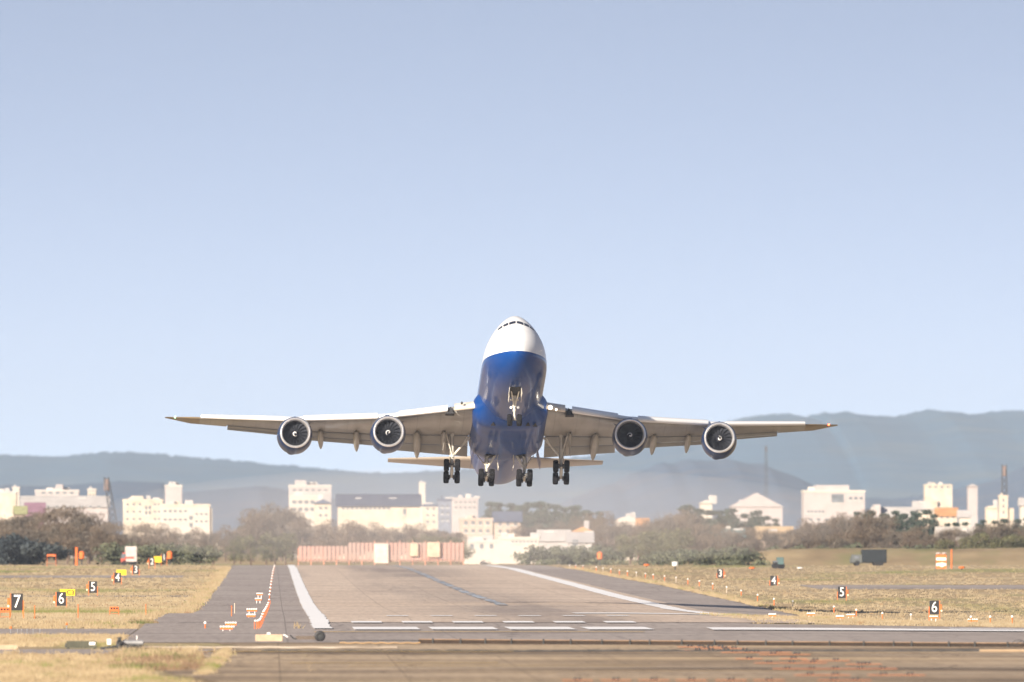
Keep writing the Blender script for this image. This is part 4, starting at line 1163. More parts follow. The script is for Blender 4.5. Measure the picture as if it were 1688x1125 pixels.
ST = [0, 0.12, 0.35, 0.7, 1.2, 2, 3, 4, 5, 6, 7.5, 10, 14, 18, 22, 26, 30, 50, 56, 61, 66, 70, 73, 74.4]
HW = [0.02, 0.42, 0.77, 1.10, 1.46, 1.93, 2.36, 2.70, 2.94, 3.08, 3.2, 3.25, 3.25, 3.25, 3.25, 3.25, 3.25, 3.25, 3.05, 2.6, 1.9, 1.15, 0.6, 0.25]
ZT = [-0.50, -0.12, 0.15, 0.50, 0.95, 1.62, 2.35, 3.05, 3.68, 4.17, 4.60, 4.86, 4.92, 4.78, 4.30, 3.65, 3.35, 3.3, 3.28, 3.2, 3.0, 2.75, 2.45, 2.2]
ZB = [-0.52, -0.92, -1.18, -1.48, -1.80, -2.22, -2.62, -2.90, -3.10, -3.25, -3.42, -3.58, -3.68, -3.7, -3.7, -3.7, -3.7, -3.7, -3.2, -2.3, -1.1, 0.2, 1.1, 1.5]
PEAR = [0, 0, 0, 0, 0, 0.0, 0.0, 0.02, 0.10, 0.19, 0.28, 0.31, 0.30, 0.27, 0.22, 0.12, 0.05, 0, 0, 0, 0, 0, 0, 0]


def fpt(s, th, off=0.0):
    """point of the hull at station s; th from the crown round to the right"""
    w, zt, zb, k = (float(np.interp(s, ST, q)) for q in (HW, ZT, ZB, PEAR))
    zc = float(np.interp(s, [0, 2, 8, 50, 66, 75], [-0.51, -0.55, -0.35, -0.35, 0.4, 1.85]))
    zc = min(max(zc, zb+0.01), zt-0.005)
    c, sn = math.cos(th), math.sin(th)
    if c >= 0:
        z = zc+(zt-zc+off)*c; x = (w+off)*sn*(1-k*c*c)
    else:
        z = zc+(zc-zb+off)*c; x = (w+off)*sn
    return (x, s, z)


b = MB(); N = 72
stn = [0, 0.05, 0.12, 0.22, 0.35, 0.5, 0.7, 0.95] + list(np.arange(1.2, 8, 0.4)) + list(np.arange(8, 30, 1.0)) + [30, 40, 50, 53, 56, 58.5, 61, 63.5, 66, 68, 70, 71.5, 73, 74.4]


def smooth(arr):
    return arr


# smooth the station curves a little so that the hull has no creases
S_F = np.linspace(0, 74.4, 1489)
for arr in (HW, ZT, ZB, PEAR):
    pass
q_ = lambda A, wdt: np.convolve(np.pad(np.interp(S_F, ST, A), (wdt, wdt), mode='edge'), np.ones(2*wdt+1)/(2*wdt+1), 'valid')
blend = np.clip((S_F-1.0)/3.0, 0, 1)
ST0 = ST
HW, ZT, ZB, PEAR = ([*((1-blend)*np.interp(S_F, ST0, A)+blend*q_(A, 24))] for A in (HW, ZT, ZB, PEAR))
ST = list(S_F)
b.loft([[fpt(s, 2*math.pi*k/N) for k in range(N)] for s in stn], True, True)
fus = b.build('fuselage', FUS, jet, 60)


def hull_patch(th0, th1, s00, s01, s10, s11, off=0.02, n=6, mt=COCKPIT, name='cockpit_window', parent=None, back=0.03):
    """a patch lying on the hull: corners at th0 (stations s00 front, s01 rear) and th1 (s10, s11)"""
    bb = MB(); rg = []
    for i in range(n+1):
        t = i/n; th = th0+(th1-th0)*t
        a, c = s00+(s10-s00)*t, s01+(s11-s01)*t
        rg.append([fpt(a+(c-a)*j/4, th, off) for j in range(5)])
    bb.loft(rg, closed=False)
    rg2 = [[(p[0], p[1]+0.02, p[2]-back) for p in r_] for r_ in rg]
    bb.loft(rg2, closed=False)
    return bb.build(name, mt, parent or fus, True)


for s_ in (-1, 1):
    hull_patch(s_*0.022, s_*0.275, 4.08, 4.66, 3.98, 4.60)
    hull_patch(s_*0.31, s_*0.50, 4.02, 4.66, 4.20, 4.80)
    hull_patch(s_*0.54, s_*0.72, 4.28, 4.86, 4.62, 5.10)
# pitot probes and belly drains
for s_ in (-1, 1):
    p = fpt(3.3, s_*1.35)
    MB().tube([p, (p[0]+s_*0.14, p[1]-0.05, p[2]), (p[0]+s_*0.16, p[1]-0.35, p[2])], 0.025, 6).build('pitot_probe', METAL, jet)
for (st_, x) in ((13.0, 0.0), (17.0, 0.2)):
    p = fpt(st_, math.pi)
    MB().loft([[(x-0.03, st_, p[2]+0.05), (x+0.03, st_, p[2]+0.05), (x+0.03, st_+0.5, p[2]+0.05), (x-0.03, st_+0.5, p[2]+0.05)], [(x-0.02, st_+0.25, p[2]-0.4), (x+0.02, st_+0.25, p[2]-0.4), (x+0.02, st_+0.5, p[2]-0.4), (x-0.02, st_+0.5, p[2]-0.4)]], True, True).build('belly_antenna', WHITE, jet)

# wing to body fairing
rg = []
for t in np.linspace(0, 1, 34):
    s = 17.5+29.5*t
    e_ = math.sin(math.pi*min(1, max(0, t)))**0.42
    f1 = min(1, t/0.16); f1 = f1*f1*(3-2*f1)
    f2 = min(1, (1-t)/0.35); f2 = f2*f2*(3-2*f2)
    w = 2.6+1.22*f1*f2; h = 1.35+0.95*f1*f2
    zc = -2.05+(1-f1)*0.25+(1-f2)*0.6
    ring = []
    for k in range(48):
        a = 2*math.pi*k/48
        ca, sa = math.cos(a), math.sin(a)
        ring.append((w*math.copysign(abs(sa)**0.72, sa), s, zc+h*0.92*math.copysign(abs(ca)**0.8, ca)))
    rg.append(ring)
fair = MB().loft(rg, True, True).build('wing_fairing', BLUE_F, jet, 50)
for (x, s_, w_) in ((-1.75, 21.0, 0.22), (1.75, 21.0, 0.22), (2.5, 21.3, 0.22)):
    MB().add([(x-w_, s_, -4.02), (x+w_, s_, -4.02), (x, s_-0.55, -3.72), (x-w_, s_+0.2, -3.9), (x+w_, s_+0.2, -3.9)], [(0, 1, 2), (0, 3, 4, 1), (0, 2, 3), (1, 4, 2)]).build('air_scoop', BAY, fair)

# wing
LES = [3.2, 12.2, 21.6, 32.0, 34.5]
LEY = [21.6, 29.35, 37.5, 46.6, 50.0]
LEZ = [-1.95, -1.62, -0.42, 1.55, 2.25]
CH = [14.6, 9.6, 6.4, 3.5, 0.7]
TR = [0.125, 0.11, 0.10, 0.09, 0.05]
INC = [2.2, 1.2, 0.2, -1.0, -1.5]


def wing_at(s):
    f = lambda A: float(np.interp(s, LES, A))
    return f(LEY), f(LEZ), f(CH), f(TR), f(INC)


def wpt(s, xc, side, up):
    y0, z0, c, tr, inc = wing_at(s)
    zt = 5*tr*(0.2969*math.sqrt(max(xc, 0))-0.126*xc-0.3516*xc*xc+0.2843*xc**3-0.1036*xc**4)
    cam_ = 0.018*math.sin(math.pi*xc)
    z = c*(cam_+(zt*0.85 if up else -zt))
    dy, dz = xc*c, z
    a = R(inc)
    return (side*s, y0+dy*math.cos(a)+dz*math.sin(a), z0-dy*math.sin(a)+dz*math.cos(a))


def section(s, side, cf):
    xs = [cf*(1-math.cos(math.pi*k/14))/2 for k in range(15)]
    return [wpt(s, x, side, True) for x in reversed(xs)]+[wpt(s, x, side, False) for x in xs[1:]]


def orient(rings, side): return rings if side > 0 else [list(reversed(r)) for r in rings]


wings = {}
for side in (-1, 1):
    b = MB()
    ss = [1.5, 3.2, 5, 7, 9, 11, 12.2, 14, 16, 18, 20, 21.0, 23, 25, 27, 28.2, 28.25, 29.5, 31.0]
    rings = []
    for s in ss:
        rings.append(section(max(s, 3.2) if s >= 3.2 else s, side, 0.79 if s <= 28.2 else 1.0))
    b.loft(orient(rings, side), True, True)
    wing = b.build('wing', GREY_W, jet, 50)
    wings[side] = wing
    # raked tip
    b = MB(); rings = [section(s, side, 1.0) for s in (31.003, 31.9, 32.8, 33.5, 34.1, 34.5)]
    b.loft(orient(rings, side), True, True)
    b.build('wing_tip', BROWNM, wing, 50)
    # leading edge slats, drooped ahead of the wing; Krueger panel inboard
    def slat(s0, s1, mt, name, droop, fwd, hh):
        bb = MB(); rr_ = []
        for s in np.linspace(s0, s1, 9):
            y0, z0, c, tr, inc = wing_at(s)
            h = 0.88*hh*float(np.interp(c, [3.5, 5.5, 9.6, 13], [0.48, 0.62, 0.68, 0.76])); L = h*1.15
            prof = []
            for k in range(13):          # outer skin from upper rear round the nose to the lower lip
                t = k/12; a = math.pi*(0.50-0.92*t)
                prof.append((L*(0.30-1.0*math.cos(a) if k > 0 else 0.85), h*0.5*math.sin(a)))
            prof += [(L*0.05, -h*0.30), (L*0.22, h*0.10), (L*0.80, h*0.44)]
            ring = []
            for (yy, zz) in prof:
                ca, sa = math.cos(R(droop)), math.sin(R(droop))
                y2, z2 = yy*ca+zz*sa*-1, zz*ca+yy*sa
                ring.append((side*s, y0+fwd+y2*0.9, z0+0.02+z2))
            rr_.append(ring)
        bb.loft(orient(rr_, -side), True, True)
        return bb.build(name, mt, wing, 45)
    slat(6.3, 11.1, SLATW, 'slat', 16, -0.75, 1.0)
    slat(13.2, 20.6, SLATW, 'slat', 16, -0.65, 1.0)
    slat(22.5, 30.9, SLATW, 'slat', 14, -0.5, 0.92)
    slat(11.12, 13.18, SLATW, 'slat', 12, -0.45, 0.85)
    slat(20.62, 22.48, SLATW, 'slat', 12, -0.4, 0.85)
    slat(3.3, 5.6, mat('krueger_tan', (0.62, 0.56, 0.48), 0.35, coat=0.3), 'krueger_flap', 24, -0.55, 0.95)
    # dark solid standing in for the shaded gap outboard of the Krueger panel
    y0, z0, c, tr, inc = wing_at(5.95)
    MB().add([(side*5.62, y0-0.9, z0-0.55), (side*6.5, y0-0.6, z0-0.5), (side*5.95, y0-0.3, z0+0.30), (side*5.62, y0+0.3, z0-0.55), (side*6.5, y0+0.5, z0-0.5)], [(0, 1, 2), (0, 2, 3), (1, 4, 2), (3, 2, 4), (0, 3, 4, 1)]).build('slat_gap_shade', BAY, wing)
    # trailing edge flaps: two elements, drooped
    def flap(s0, s1, a1, a2, f1, f2):
        for idx, (ang, fr, xo, zo) in enumerate(((a1, f1, 0.0, 0.0), (a2, f2, 0.0, 0.0))):
            bb = MB(); rr_ = []
            for s in np.linspace(s0, s1, 5):
                y0, z0, c, tr, inc = wing_at(s)
                p = wpt(s, 0.79, side, False)
                yb, zb = p[1]+0.05, p[2]-0.06
                if idx == 1:
                    l1 = f1*c
                    yb += l1*math.cos(R(a1))+0.06; zb -= l1*math.sin(R(a1))+0.05
                l = fr*c; th = 0.11*l+0.06
                ca, sa = math.cos(R(ang)), math.sin(R(ang))
                prof = [(0, 0), (0.02*l, th*0.6), (0.15*l, th), (0.5*l, th*0.8), (l, 0.02), (l, -0.02), (0.5*l, -th*0.12), (0.1*l, -th*0.2)]
                rr_.append([(side*s, yb+yy*ca+zz*sa, zb+zz*ca-yy*sa) for yy, zz in prof])
            bb.loft(orient(rr_, -side), True, True)
            bb.build('flap', FLAPG, wing, 45)
    flap(3.9, 11.2, 17, 34, 0.155, 0.10)
    flap(13.0, 20.8, 13, 24, 0.155, 0.085)
    flap(21.0, 28.15, 7, 11, 0.14, 0.07)
    # flap track fairings
    for (s, L, rad) in ((6.4, 5.2, 0.48), (9.1, 6.3, 0.60), (15.2, 4.7, 0.50), (18.8, 4.3, 0.46)):
        y0, z0, c, tr, inc = wing_at(s)
        p = wpt(s, 0.56, side, False)
        bb = MB(); rr_ = []
        for t in np.linspace(0, 1, 17):
            rd = rad*(math.sin(math.pi*min(1, t*1.0))**0.55 if 0 < t < 1 else 0.02)*(1 if t < 0.5 else 1-0.25*(t-0.5))
            yy = p[1]+L*t; zz = p[2]-0.22-L*t*math.tan(R(4))-(max(0, t-0.45)**1.3)*L*0.34
            rr_.append([(side*s+rd*0.72*math.cos(2*math.pi*k/14)-side*0.15*t, yy, zz+rd*1.15*math.sin(2*math.pi*k/14)) for k in range(14)])
        bb.loft(rr_, True, True)
        bb.build('flap_track_fairing', PODG, wing, 50)
    # tip light
    p = wpt(33.5, 0.0, side, True)
    MB().lathe([(-0.12, 0.02), (-0.05, 0.09), (0.1, 0.10), (0.2, 0.03)], 8, 'y', p, True).build('navigation_light', NAV_RED if side > 0 else NAV_GREEN, wing, True)

# landing lights in the right wing root
for (x, y, z, r_, mt) in ((4.0, 21.4, -2.15, 0.2, LAMP_ON), (4.6, 21.7, -2.3, 0.09, LAMP_ON), (-4.9, 22.4, -1.6, 0.12, DARKM)):
    MB().lathe([(-0.30, 0.03), (-0.28, r_*0.8), (-0.2, r_), (0.1, r_)], 14, 'y', (x, y-0.75, z), True).build('landing_light', mt, jet, True)

# horizontal tail and fin
HS = [0.6, 11.15]
for side in (-1, 1):
    rings = []
    for t in np.linspace(0, 1, 8):
        s = 0.6+10.55*t
        y0 = 61.8+8.2*t; c = 6.6-4.7*t; z0 = 0.8+1.3*t
        xs = [(1-math.cos(math.pi*k/10))/2 for k in range(11)]
        zt = lambda x: 5*0.10*(0.2969*math.sqrt(x)-0.126*x-0.3516*x*x+0.2843*x**3-0.1036*x**4)
        rings.append([(side*s, y0+c*x, z0+c*zt(x)-c*x*0.02) for x in reversed(xs)]+[(side*s, y0+c*x, z0-c*zt(x)-c*x*0.02) for x in xs[1:]])
    MB().loft(orient(rings, side), True, True).build('horizontal_stabiliser', mat('tail_tan', (0.46, 0.40, 0.33), 0.4, var=0.06, scale=0.5, coat=0.3), jet, 50)
rings = []
for t in np.linspace(0, 1, 8):
    z = 3.0+9.6*t; y0 = 56.5+10.5*t; c = 12.5-7.5*t
    xs = [(1-math.cos(math.pi*k/10))/2 for k in range(11)]
    zt = lambda x: 5*0.085*(0.2969*math.sqrt(x)-0.126*x-0.3516*x*x+0.2843*x**3-0.1036*x**4)
    rings.append([(c*zt(x), y0+c*x, z) for x in reversed(xs)]+[(-c*zt(x), y0+c*x, z) for x in xs[1:]])
MB().loft(rings, True, True).build('tail_fin', BLUE_M, jet, 50)

# engines
NACM = [BLUE_M]
b = MB()
b.lathe([(0.16, 1.575), (0.45, 1.68), (0.9, 1.76), (1.6, 1.80), (2.4, 1.80), (3.2, 1.72), (3.9, 1.58), (4.5, 1.42), (4.55, 1.36), (4.0, 1.40)], 48, 'y')
# gearbox bulge along the keel of the cowl
rr_ = []
for t in np.linspace(0, 1, 11):
    rd = 0.33*math.sin(math.pi*(0.06+0.9*t))**0.6
    rr_.append([(-0.25+rd*1.5*math.cos(2*math.pi*k/14), 1.3+3.0*t, -1.60+0.12*t+rd*0.75*math.sin(2*math.pi*k/14)) for k in range(14)])
b.loft(rr_, True, True)
eng_mesh = b.mesh('engine', BLUE_M, 50)
lip = MB().lathe([(0.55, 1.275), (0.30, 1.29), (0.12, 1.345), (0.03, 1.405), (0.0, 1.455), (0.03, 1.52), (0.09, 1.555), (0.158, 1.574)], 48, 'y').mesh('inlet_lip', METAL, True)
duct = MB().lathe([(0.552, 1.274), (0.9, 1.28), (1.25, 1.30)], 48, 'y').mesh('inlet_duct', DUCT, True)
b = MB(); NB = 18
for k in range(NB):
    a0 = 2*math.pi*k/NB
    rgs = []
    for t in np.linspace(0, 1, 7):
        rd = 0.36+0.92*t
        tw = R(28+34*t); ch = 0.34+0.16*t
        sweep = 0.10*math.sin(t*3.0)
        pts = []
        for (u, v) in ((-0.5, 0.0), (-0.1, 0.022), (0.5, 0.0), (-0.1, -0.022)):
            dx = u*ch*math.sin(tw)+v*math.cos(tw); dy = u*ch*math.cos(tw)-v*math.sin(tw)
            a = a0+(dx+sweep)/rd
            pts.append((rd*math.cos(a), 1.05+dy, rd*math.sin(a)))
        rgs.append(pts)
    b.loft(rgs, True, True)
b.cur = 1
b.lathe([(1.34, 0.02), (1.34, 1.31)], 36, 'y')
fan = b.mesh('fan', [FAN, FANB], 40)
b = MB(); prof = [(0.45, 0.01), (0.50, 0.09), (0.62, 0.20), (0.78, 0.30), (0.98, 0.38)]
b.lathe(prof, 24, 'y', cap=True)
b.cur = 1
rg1 = []
for i in range(26):
    t = i/25; a = 0.5+t*5.6; rr0 = 0.075+0.19*t
    wd = 0.045*math.sin(math.pi*min(1, 0.15+t*0.85))+0.012
    def sp(rad): return (rad*math.cos(a), float(np.interp(rad, [q[1] for q in prof], [q[0] for q in prof]))-0.012, rad*math.sin(a))
    rg1.append([sp(rr0-wd), sp(rr0+wd)])
b.loft(rg1, closed=False)
spin = b.mesh('spinner', [SPINM, WHITE], 60)
core = MB().lathe([(4.2, 1.15), (4.9, 0.85), (5.5, 0.66), (5.52, 0.45), (6.4, 0.05)], 28, 'y', cap=True).mesh('exhaust_cone', mat('exhaust_metal', (0.22, 0.19, 0.17), 0.4, 0.8), True)

for i, (s, y, z) in enumerate(((-21.45, 32.6, -2.66), (-12.2, 24.1, -4.1), (12.2, 24.1, -4.1), (21.6, 32.6, -2.66))):
    eo = bpy.data.objects.new('engine', eng_mesh); COL.objects.link(eo); eo.parent = jet; eo.location = (s, y, z)
    eo.rotation_euler = (R(1.5), 0, R(1.2 if s < 0 else -1.2))
    for nm, me in (('inlet_lip', lip), ('inlet_duct', duct), ('fan', fan), ('spinner', spin), ('exhaust_cone', core)):
        o = bpy.data.objects.new(nm, me); COL.objects.link(o); o.parent = eo
        if nm in ('fan', 'spinner'): o.rotation_euler = (0, R(40+67*i), 0)
    y0, z0, c, tr, inc = wing_at(abs(s))
    rg = []
    for (yy, zb_, zt_, w_) in ((1.2, 1.70, 1.86, 0.06), (2.4, 1.60, 1.95, 0.2), (4.0, 1.2, z0-z-0.1, 0.24), (y0-y+0.4, 0.9, z0-z-0.0, 0.26), (y0-y+3.0, z0-z-0.9, z0-z-0.2, 0.16), (y0-y+4.6, z0-z-0.45, z0-z-0.25, 0.05)):
        rg.append([(-w_, yy, zb_), (w_, yy, zb_), (w_, yy, zt_), (-w_, yy, zt_)])
    MB().loft(rg, True, True).build('pylon', mat('pylon_blue', (0.02, 0.05, 0.16), 0.35, coat=0.6), eo)
    # strake on the inboard shoulder of the cowl
    sg = -1 if s > 0 else 1
    a = R(48)
    p0 = (sg*1.72*math.sin(a), 1.2, 1.72*math.cos(a)); p1 = (sg*1.80*math.sin(a), 2.6, 1.80*math.cos(a)); p2 = (sg*2.25*math.sin(a), 2.5, 2.25*math.cos(a))
    MB().add([p0, p1, p2, (p0[0], p0[1], p0[2]-0.03), (p1[0], p1[1], p1[2]-0.03), (p2[0], p2[1], p2[2]-0.03)], [(0, 1, 2), (3, 5, 4), (0, 3, 4, 1), (1, 4, 5, 2), (2, 5, 3, 0)]).build('strake', BLUE_M, eo)

# landing gear
b = MB(); rw = 0.63
b.lathe([(-0.20, rw*0.50), (-0.24, rw*0.62), (-0.235, rw*0.82), (-0.19, rw*0.95), (-0.10, rw*0.995), (0, rw), (0.10, rw*0.995), (0.19, rw*0.95), (0.235, rw*0.82), (0.24, rw*0.62), (0.20, rw*0.50)], 30, 'x')
b.cur = 1
b.lathe([(-0.20, rw*0.5), (-0.10, rw*0.42), (-0.06, 0.14), (-0.14, 0.12), (-0.14, 0.02)], 20, 'x', cap=True)
b.lathe([(0.14, 0.02), (0.14, 0.12), (0.06, 0.14), (0.10, rw*0.42), (0.20, rw*0.5)], 20, 'x', cap=True)
wheel_me = b.mesh('wheel', [TYRE, GEARW], 45)


def wheel(par, loc, sc=1.0):
    o = bpy.data.objects.new('wheel', wheel_me); COL.objects.link(o); o.parent = par; o.location = loc; o.scale = (sc*1.15, sc, sc)
    return o


def truck_gear(name, x, y, ztop, ztruck, tilt, braces, gap=0.56):
    """oleo strut, tilted truck beam with four wheels, side braces"""
    root = MB().tube([(x, y, ztop), (x, y, ztruck+1.5)], [0.20, 0.20], 12).tube([(x, y, ztruck+1.55), (x, y, ztruck)], [0.13, 0.13], 12)
    root.lathe([(ztruck+1.40, 0.22), (ztruck+1.42, 0.25), (ztruck+1.66, 0.25), (ztruck+1.68, 0.22)], 12, 'z', (x, y, 0), True)
    st_ = root.build(name, GEARW, jet, 50)
    c, s = math.cos(R(tilt)), math.sin(R(tilt))
    wb = 0.74
    f_, r_ = (y-wb*c, ztruck+wb*s), (y+wb*c, ztruck-wb*s)
    MB().tube([(x, f_[0], f_[1]), (x, y, ztruck), (x, r_[0], r_[1])], [0.14, 0.17, 0.14], 10).build('truck_beam', GEARW, st_, True)
    for (yy, zz) in (f_, r_):
        MB().tube([(x-gap-0.1, yy, zz), (x+gap+0.1, yy, zz)], 0.075, 8).build('axle', GEARD, st_, True)
        for sx in (-1, 1):
            wheel(st_, (x+sx*gap, yy, zz))
            MB().lathe([(-0.12, 0.10), (-0.12, 0.25), (0.12, 0.25), (0.12, 0.10)], 12, 'x', (x+sx*(gap-0.30), yy, zz), True).build('brake', GEARD, st_, True)
    # torque links behind the strut, hoses ahead of it
    MB().tube([(x, y+0.2, ztruck+1.4), (x, y+0.62, ztruck+0.8), (x, y+0.15, ztruck+0.2)], 0.07, 6).build('torque_link', GEARW, st_)
    MB().tube([(x+0.14, y-0.2, ztop-0.5), (x+0.2, y-0.25, ztruck+1.1), (x+0.05, y-0.3, ztruck+0.4), (x+0.1, f_[0], f_[1]+0.1)], 0.025, 5).tube([(x-0.14, y-0.2, ztop-0.5), (x-0.17, y-0.22, ztruck+1.0), (x-0.08, y-0.3, ztruck+0.3)], 0.025, 5).build('hose', GEARD, st_)
    for (p, q, rd) in braces: MB().tube([p, q], rd, 8).build('brace', GEARW, st_, True)
    return st_


for sg in (-1, 1):
    x = sg*5.55
    g_ = truck_gear('wing_gear', x, 33.2, -2.3, -6.35, 46, [((x, 33.1, -4.9), (sg*3.6, 33.3, -2.6), 0.11), ((x-sg*1.0, 33.2, -3.75), (x-sg*1.55, 33.0, -2.85), 0.07), ((x, 33.0, -4.7), (x+sg*0.75, 32.2, -2.2), 0.06), ((x+sg*0.05, 33.0, -4.2), (x+sg*0.9, 34.6, -2.6), 0.05)])
    MB().loft([[(x+sg*0.55, 32.4, -2.2), (x+sg*0.60, 32.4, -2.2), (x+sg*0.60, 34.6, -2.3), (x+sg*0.55, 34.6, -2.3)], [(x+sg*0.95, 32.6, -4.4), (x+sg*1.0, 32.6, -4.4), (x+sg*1.0, 34.2, -4.5), (x+sg*0.95, 34.2, -4.5)]], True, True).build('gear_door', PODG, g_)
    x = sg*1.93
    g_ = truck_gear('body_gear', x, 36.6, -3.5, -6.30, 10, [((x, 36.4, -5.4), (x-sg*0.95, 36.0, -3.95), 0.13), ((x-sg*0.95, 36.0, -3.95), (x-sg*0.95, 36.5, -3.3), 0.10), ((x, 36.6, -5.2), (x+sg*0.95, 36.9, -3.95), 0.05), ((x, 36.4, -4.3), (x-sg*0.6, 36.0, -3.7), 0.08)], 0.54)
    MB().loft([[(x-sg*1.18, 35.4, -3.7), (x-sg*1.22, 35.4, -3.7), (x-sg*1.22, 37.6, -3.7), (x-sg*1.18, 37.6, -3.7)], [(x-sg*1.05, 35.5, -4.8), (x-sg*1.09, 35.5, -4.8), (x-sg*1.09, 37.4, -4.8), (x-sg*1.05, 37.4, -4.8)], [(x-sg*1.18, 35.6, -5.5), (x-sg*1.22, 35.6, -5.5), (x-sg*1.22, 37.0, -5.5), (x-sg*1.18, 37.0, -5.5)]], True, True).build('gear_door', GEARW, g_)
    MB().loft([[(x+sg*1.25, 35.2, -3.55), (x+sg*1.3, 35.2, -3.55), (x+sg*1.3, 38.6, -3.55), (x+sg*1.25, 38.6, -3.55)], [(x+sg*1.6, 35.5, -5.0), (x+sg*1.65, 35.5, -5.0), (x+sg*1.65, 38.3, -5.1), (x+sg*1.6, 38.3, -5.1)]], True, True).build('gear_door', mat('door_lilac', (0.33, 0.29, 0.33), 0.35, coat=0.5), g_)
    # near-black blocks standing in for the shade of open wheel bays
    MB().cbox(x*0.8-0.45, x*0.8+0.45, 35.6, 37.2, -4.18, -3.4, 0.05).build('gear_bay_shade', BAY, fair)

x = 0.0; y = 8.2; zt_, za = -3.0, -5.95
b = MB().tube([(x, y, zt_), (x, y-0.05, -5.05)], 0.15, 12).tube([(x, y-0.05, -5.0), (x, y, za)], 0.105, 12)
b.lathe([(-4.66, 0.17), (-4.64, 0.22), (-4.42, 0.22), (-4.40, 0.17)], 12, 'z', (x, y-0.03, 0), True)
ng = b.build('nose_gear', GEARW, jet, 50)
MB().tube([(-0.45, y, za), (0.45, y, za)], 0.07, 8).build('axle', GEARD, ng, True)
for sx in (-1, 1):
    wheel(ng, (sx*0.47, y, za), 0.96)
    MB().tube([(sx*0.06, y-0.1, -4.55), (sx*0.42, y-1.6, -3.15)], 0.065, 8).build('drag_brace', GEARW, ng, True)
    MB().lathe([(-0.1, 0.03), (-0.09, 0.13), (0.08, 0.12), (0.12, 0.04)], 12, 'y', (sx*0.36, y-0.2, -4.72), True).build('taxi_lamp', WHITE if sx < 0 else GREYM, ng, True)
    # long front doors hanging open either side of the bay
    MB().loft([[(sx*0.56, 5.4, -3.12), (sx*0.60, 5.4, -3.12), (sx*0.60, 7.6, -3.38), (sx*0.56, 7.6, -3.38)], [(sx*0.64, 5.5, -3.75), (sx*0.68, 5.5, -3.75), (sx*0.68, 7.5, -4.05), (sx*0.64, 7.5, -4.05)], [(sx*0.58, 5.8, -4.05), (sx*0.62, 5.8, -4.05), (sx*0.62, 7.2, -4.35), (sx*0.58, 7.2, -4.35)]], True, True).build('gear_door', GEARW, ng)
MB().tube([(0, y-0.2, -4.6), (0, y-0.5, -5.0), (0, y-0.12, -5.4)], 0.06, 6).build('torque_link', GEARW, ng)
MB().box(-0.42, 0.42, y-0.28, y-0.14, -4.02, -3.88).build('cross_beam', GEARW, ng)
hull_patch(math.pi-0.17, math.pi+0.17, 5.3, 8.8, 5.3, 8.8, 0.012, 8, BAY, 'gear_bay_shade', fus, 0.0)  # dark patch laid on the hull, painting the shade of the open bay

# ------------------------------------------------------------------ tufts of dry grass (countless: one object per look)
def tufts(name, mt, spots, blades, seed):
    """spots: list of (X, d, height)"""
    r = np.random.RandomState(seed); S = np.array(spots); n = len(S)*blades
    c = np.repeat(S, blades, axis=0)
    X = c[:, 0]+r.normal(0, 0.16, n); D = c[:, 1]+r.normal(0, 0.3, n)
    zb = np.repeat(np.array([gz(a, b_) for a, b_, _ in spots]), blades)
    h = c[:, 2]*r.uniform(0.45, 1.15, n); w = 0.022+0.03*r.uniform(0, 1, n)
    lx = r.normal(0, 0.28, n)*h; ly = r.normal(0, 0.28, n)*h
    P = np.stack([np.stack([X-w, D, zb], 1), np.stack([X+w, D, zb], 1), np.stack([X+lx, D+ly, zb+h], 1)], 1).reshape(-1, 3)
    me = bpy.data.meshes.new(name)
    me.vertices.add(3*n); me.vertices.foreach_set('co', P.ravel())
    me.loops.add(3*n); me.loops.foreach_set('vertex_index', np.arange(3*n, dtype=np.int32))
    me.polygons.add(n); me.polygons.foreach_set('loop_start', np.arange(0, 3*n, 3, dtype=np.int32)); me.polygons.foreach_set('loop_total', np.full(n, 3, dtype=np.int32))
    me.materials.append(mt); me.update(); me.validate()
    o = bpy.data.objects.new(name, me); COL.objects.link(o)
    return tag(o, kind='stuff')


TUFT = surface_mat('tuft_straw', [((0.24, 0.188, 0.122), (0.385, 0.318, 0.215), 0.15, (1, 0.3, 1)), ((0.165, 0.17, 0.065), 0.028, (1, 0.16, 1), 0.54, 0.68), ((0.25, 0.16, 0.09), 0.5, (1, 0.3, 1), 0.56, 0.72)], 0.95, 0.1)
TALL = surface_mat('tall_straw', [((0.24, 0.178, 0.11), (0.41, 0.328, 0.21), 0.4, (1, 0.4, 1)), ((0.15, 0.17, 0.05), 0.12, (1, 0.3, 1), 0.56, 0.68)], 0.95, 0.1)
r = random.Random(77)
sp = []
for i in range(15000):         # mown field either side, denser near
    d = 1300/(r.uniform(0.40, 1.02))
    if r.random() < 0.55: X = r.uniform((-20-VX)*d/F, -7.5 if d > 1485 else -9.6)
    else: X = r.uniform(52 if d > 1485 else 37, (1710-VX)*d/F)
    if d < 1295 or (1920 < d < 1950 and X < 0) or (2480 < d < 2560 and X < -13) or (2180 < d < 2280 and X > 70): continue
    if -7 < X < 51.5 and d > 1485: continue
    sp.append((X, d, r.uniform(0.10, 0.30)))
tufts('grass', TUFT, sp, 6, 1)
sp = []
for i in range(1500):          # taller fringe along the left edge of the shoulder
    d = r.uniform(1290, 2900); sp.append(((-7.3 if d > 1485 else -9.6)-abs(r.gauss(0, 0.9))+0.4, d, r.uniform(0.12, 0.5)))
for i in range(1100):          # right edge
    d = r.uniform(1490, 3000); sp.append((51.7+abs(r.gauss(0, 0.9)), d, r.uniform(0.2, 0.45)))
for i in range(900):           # tongue of straw at the pointed right corner
    x = r.uniform(1000, 1700); d = r.uniform(1455, 1485); X = pX(x, d)
    if X > 37: sp.append((X, d, r.uniform(0.15, 0.35)))
for i in range(1300): sp.append((r.uniform(-40, -9.9), r.uniform(1234, 1310), r.uniform(0.12, 0.34)))
tufts('grass', TALL, sp, 7, 2)
sp = []
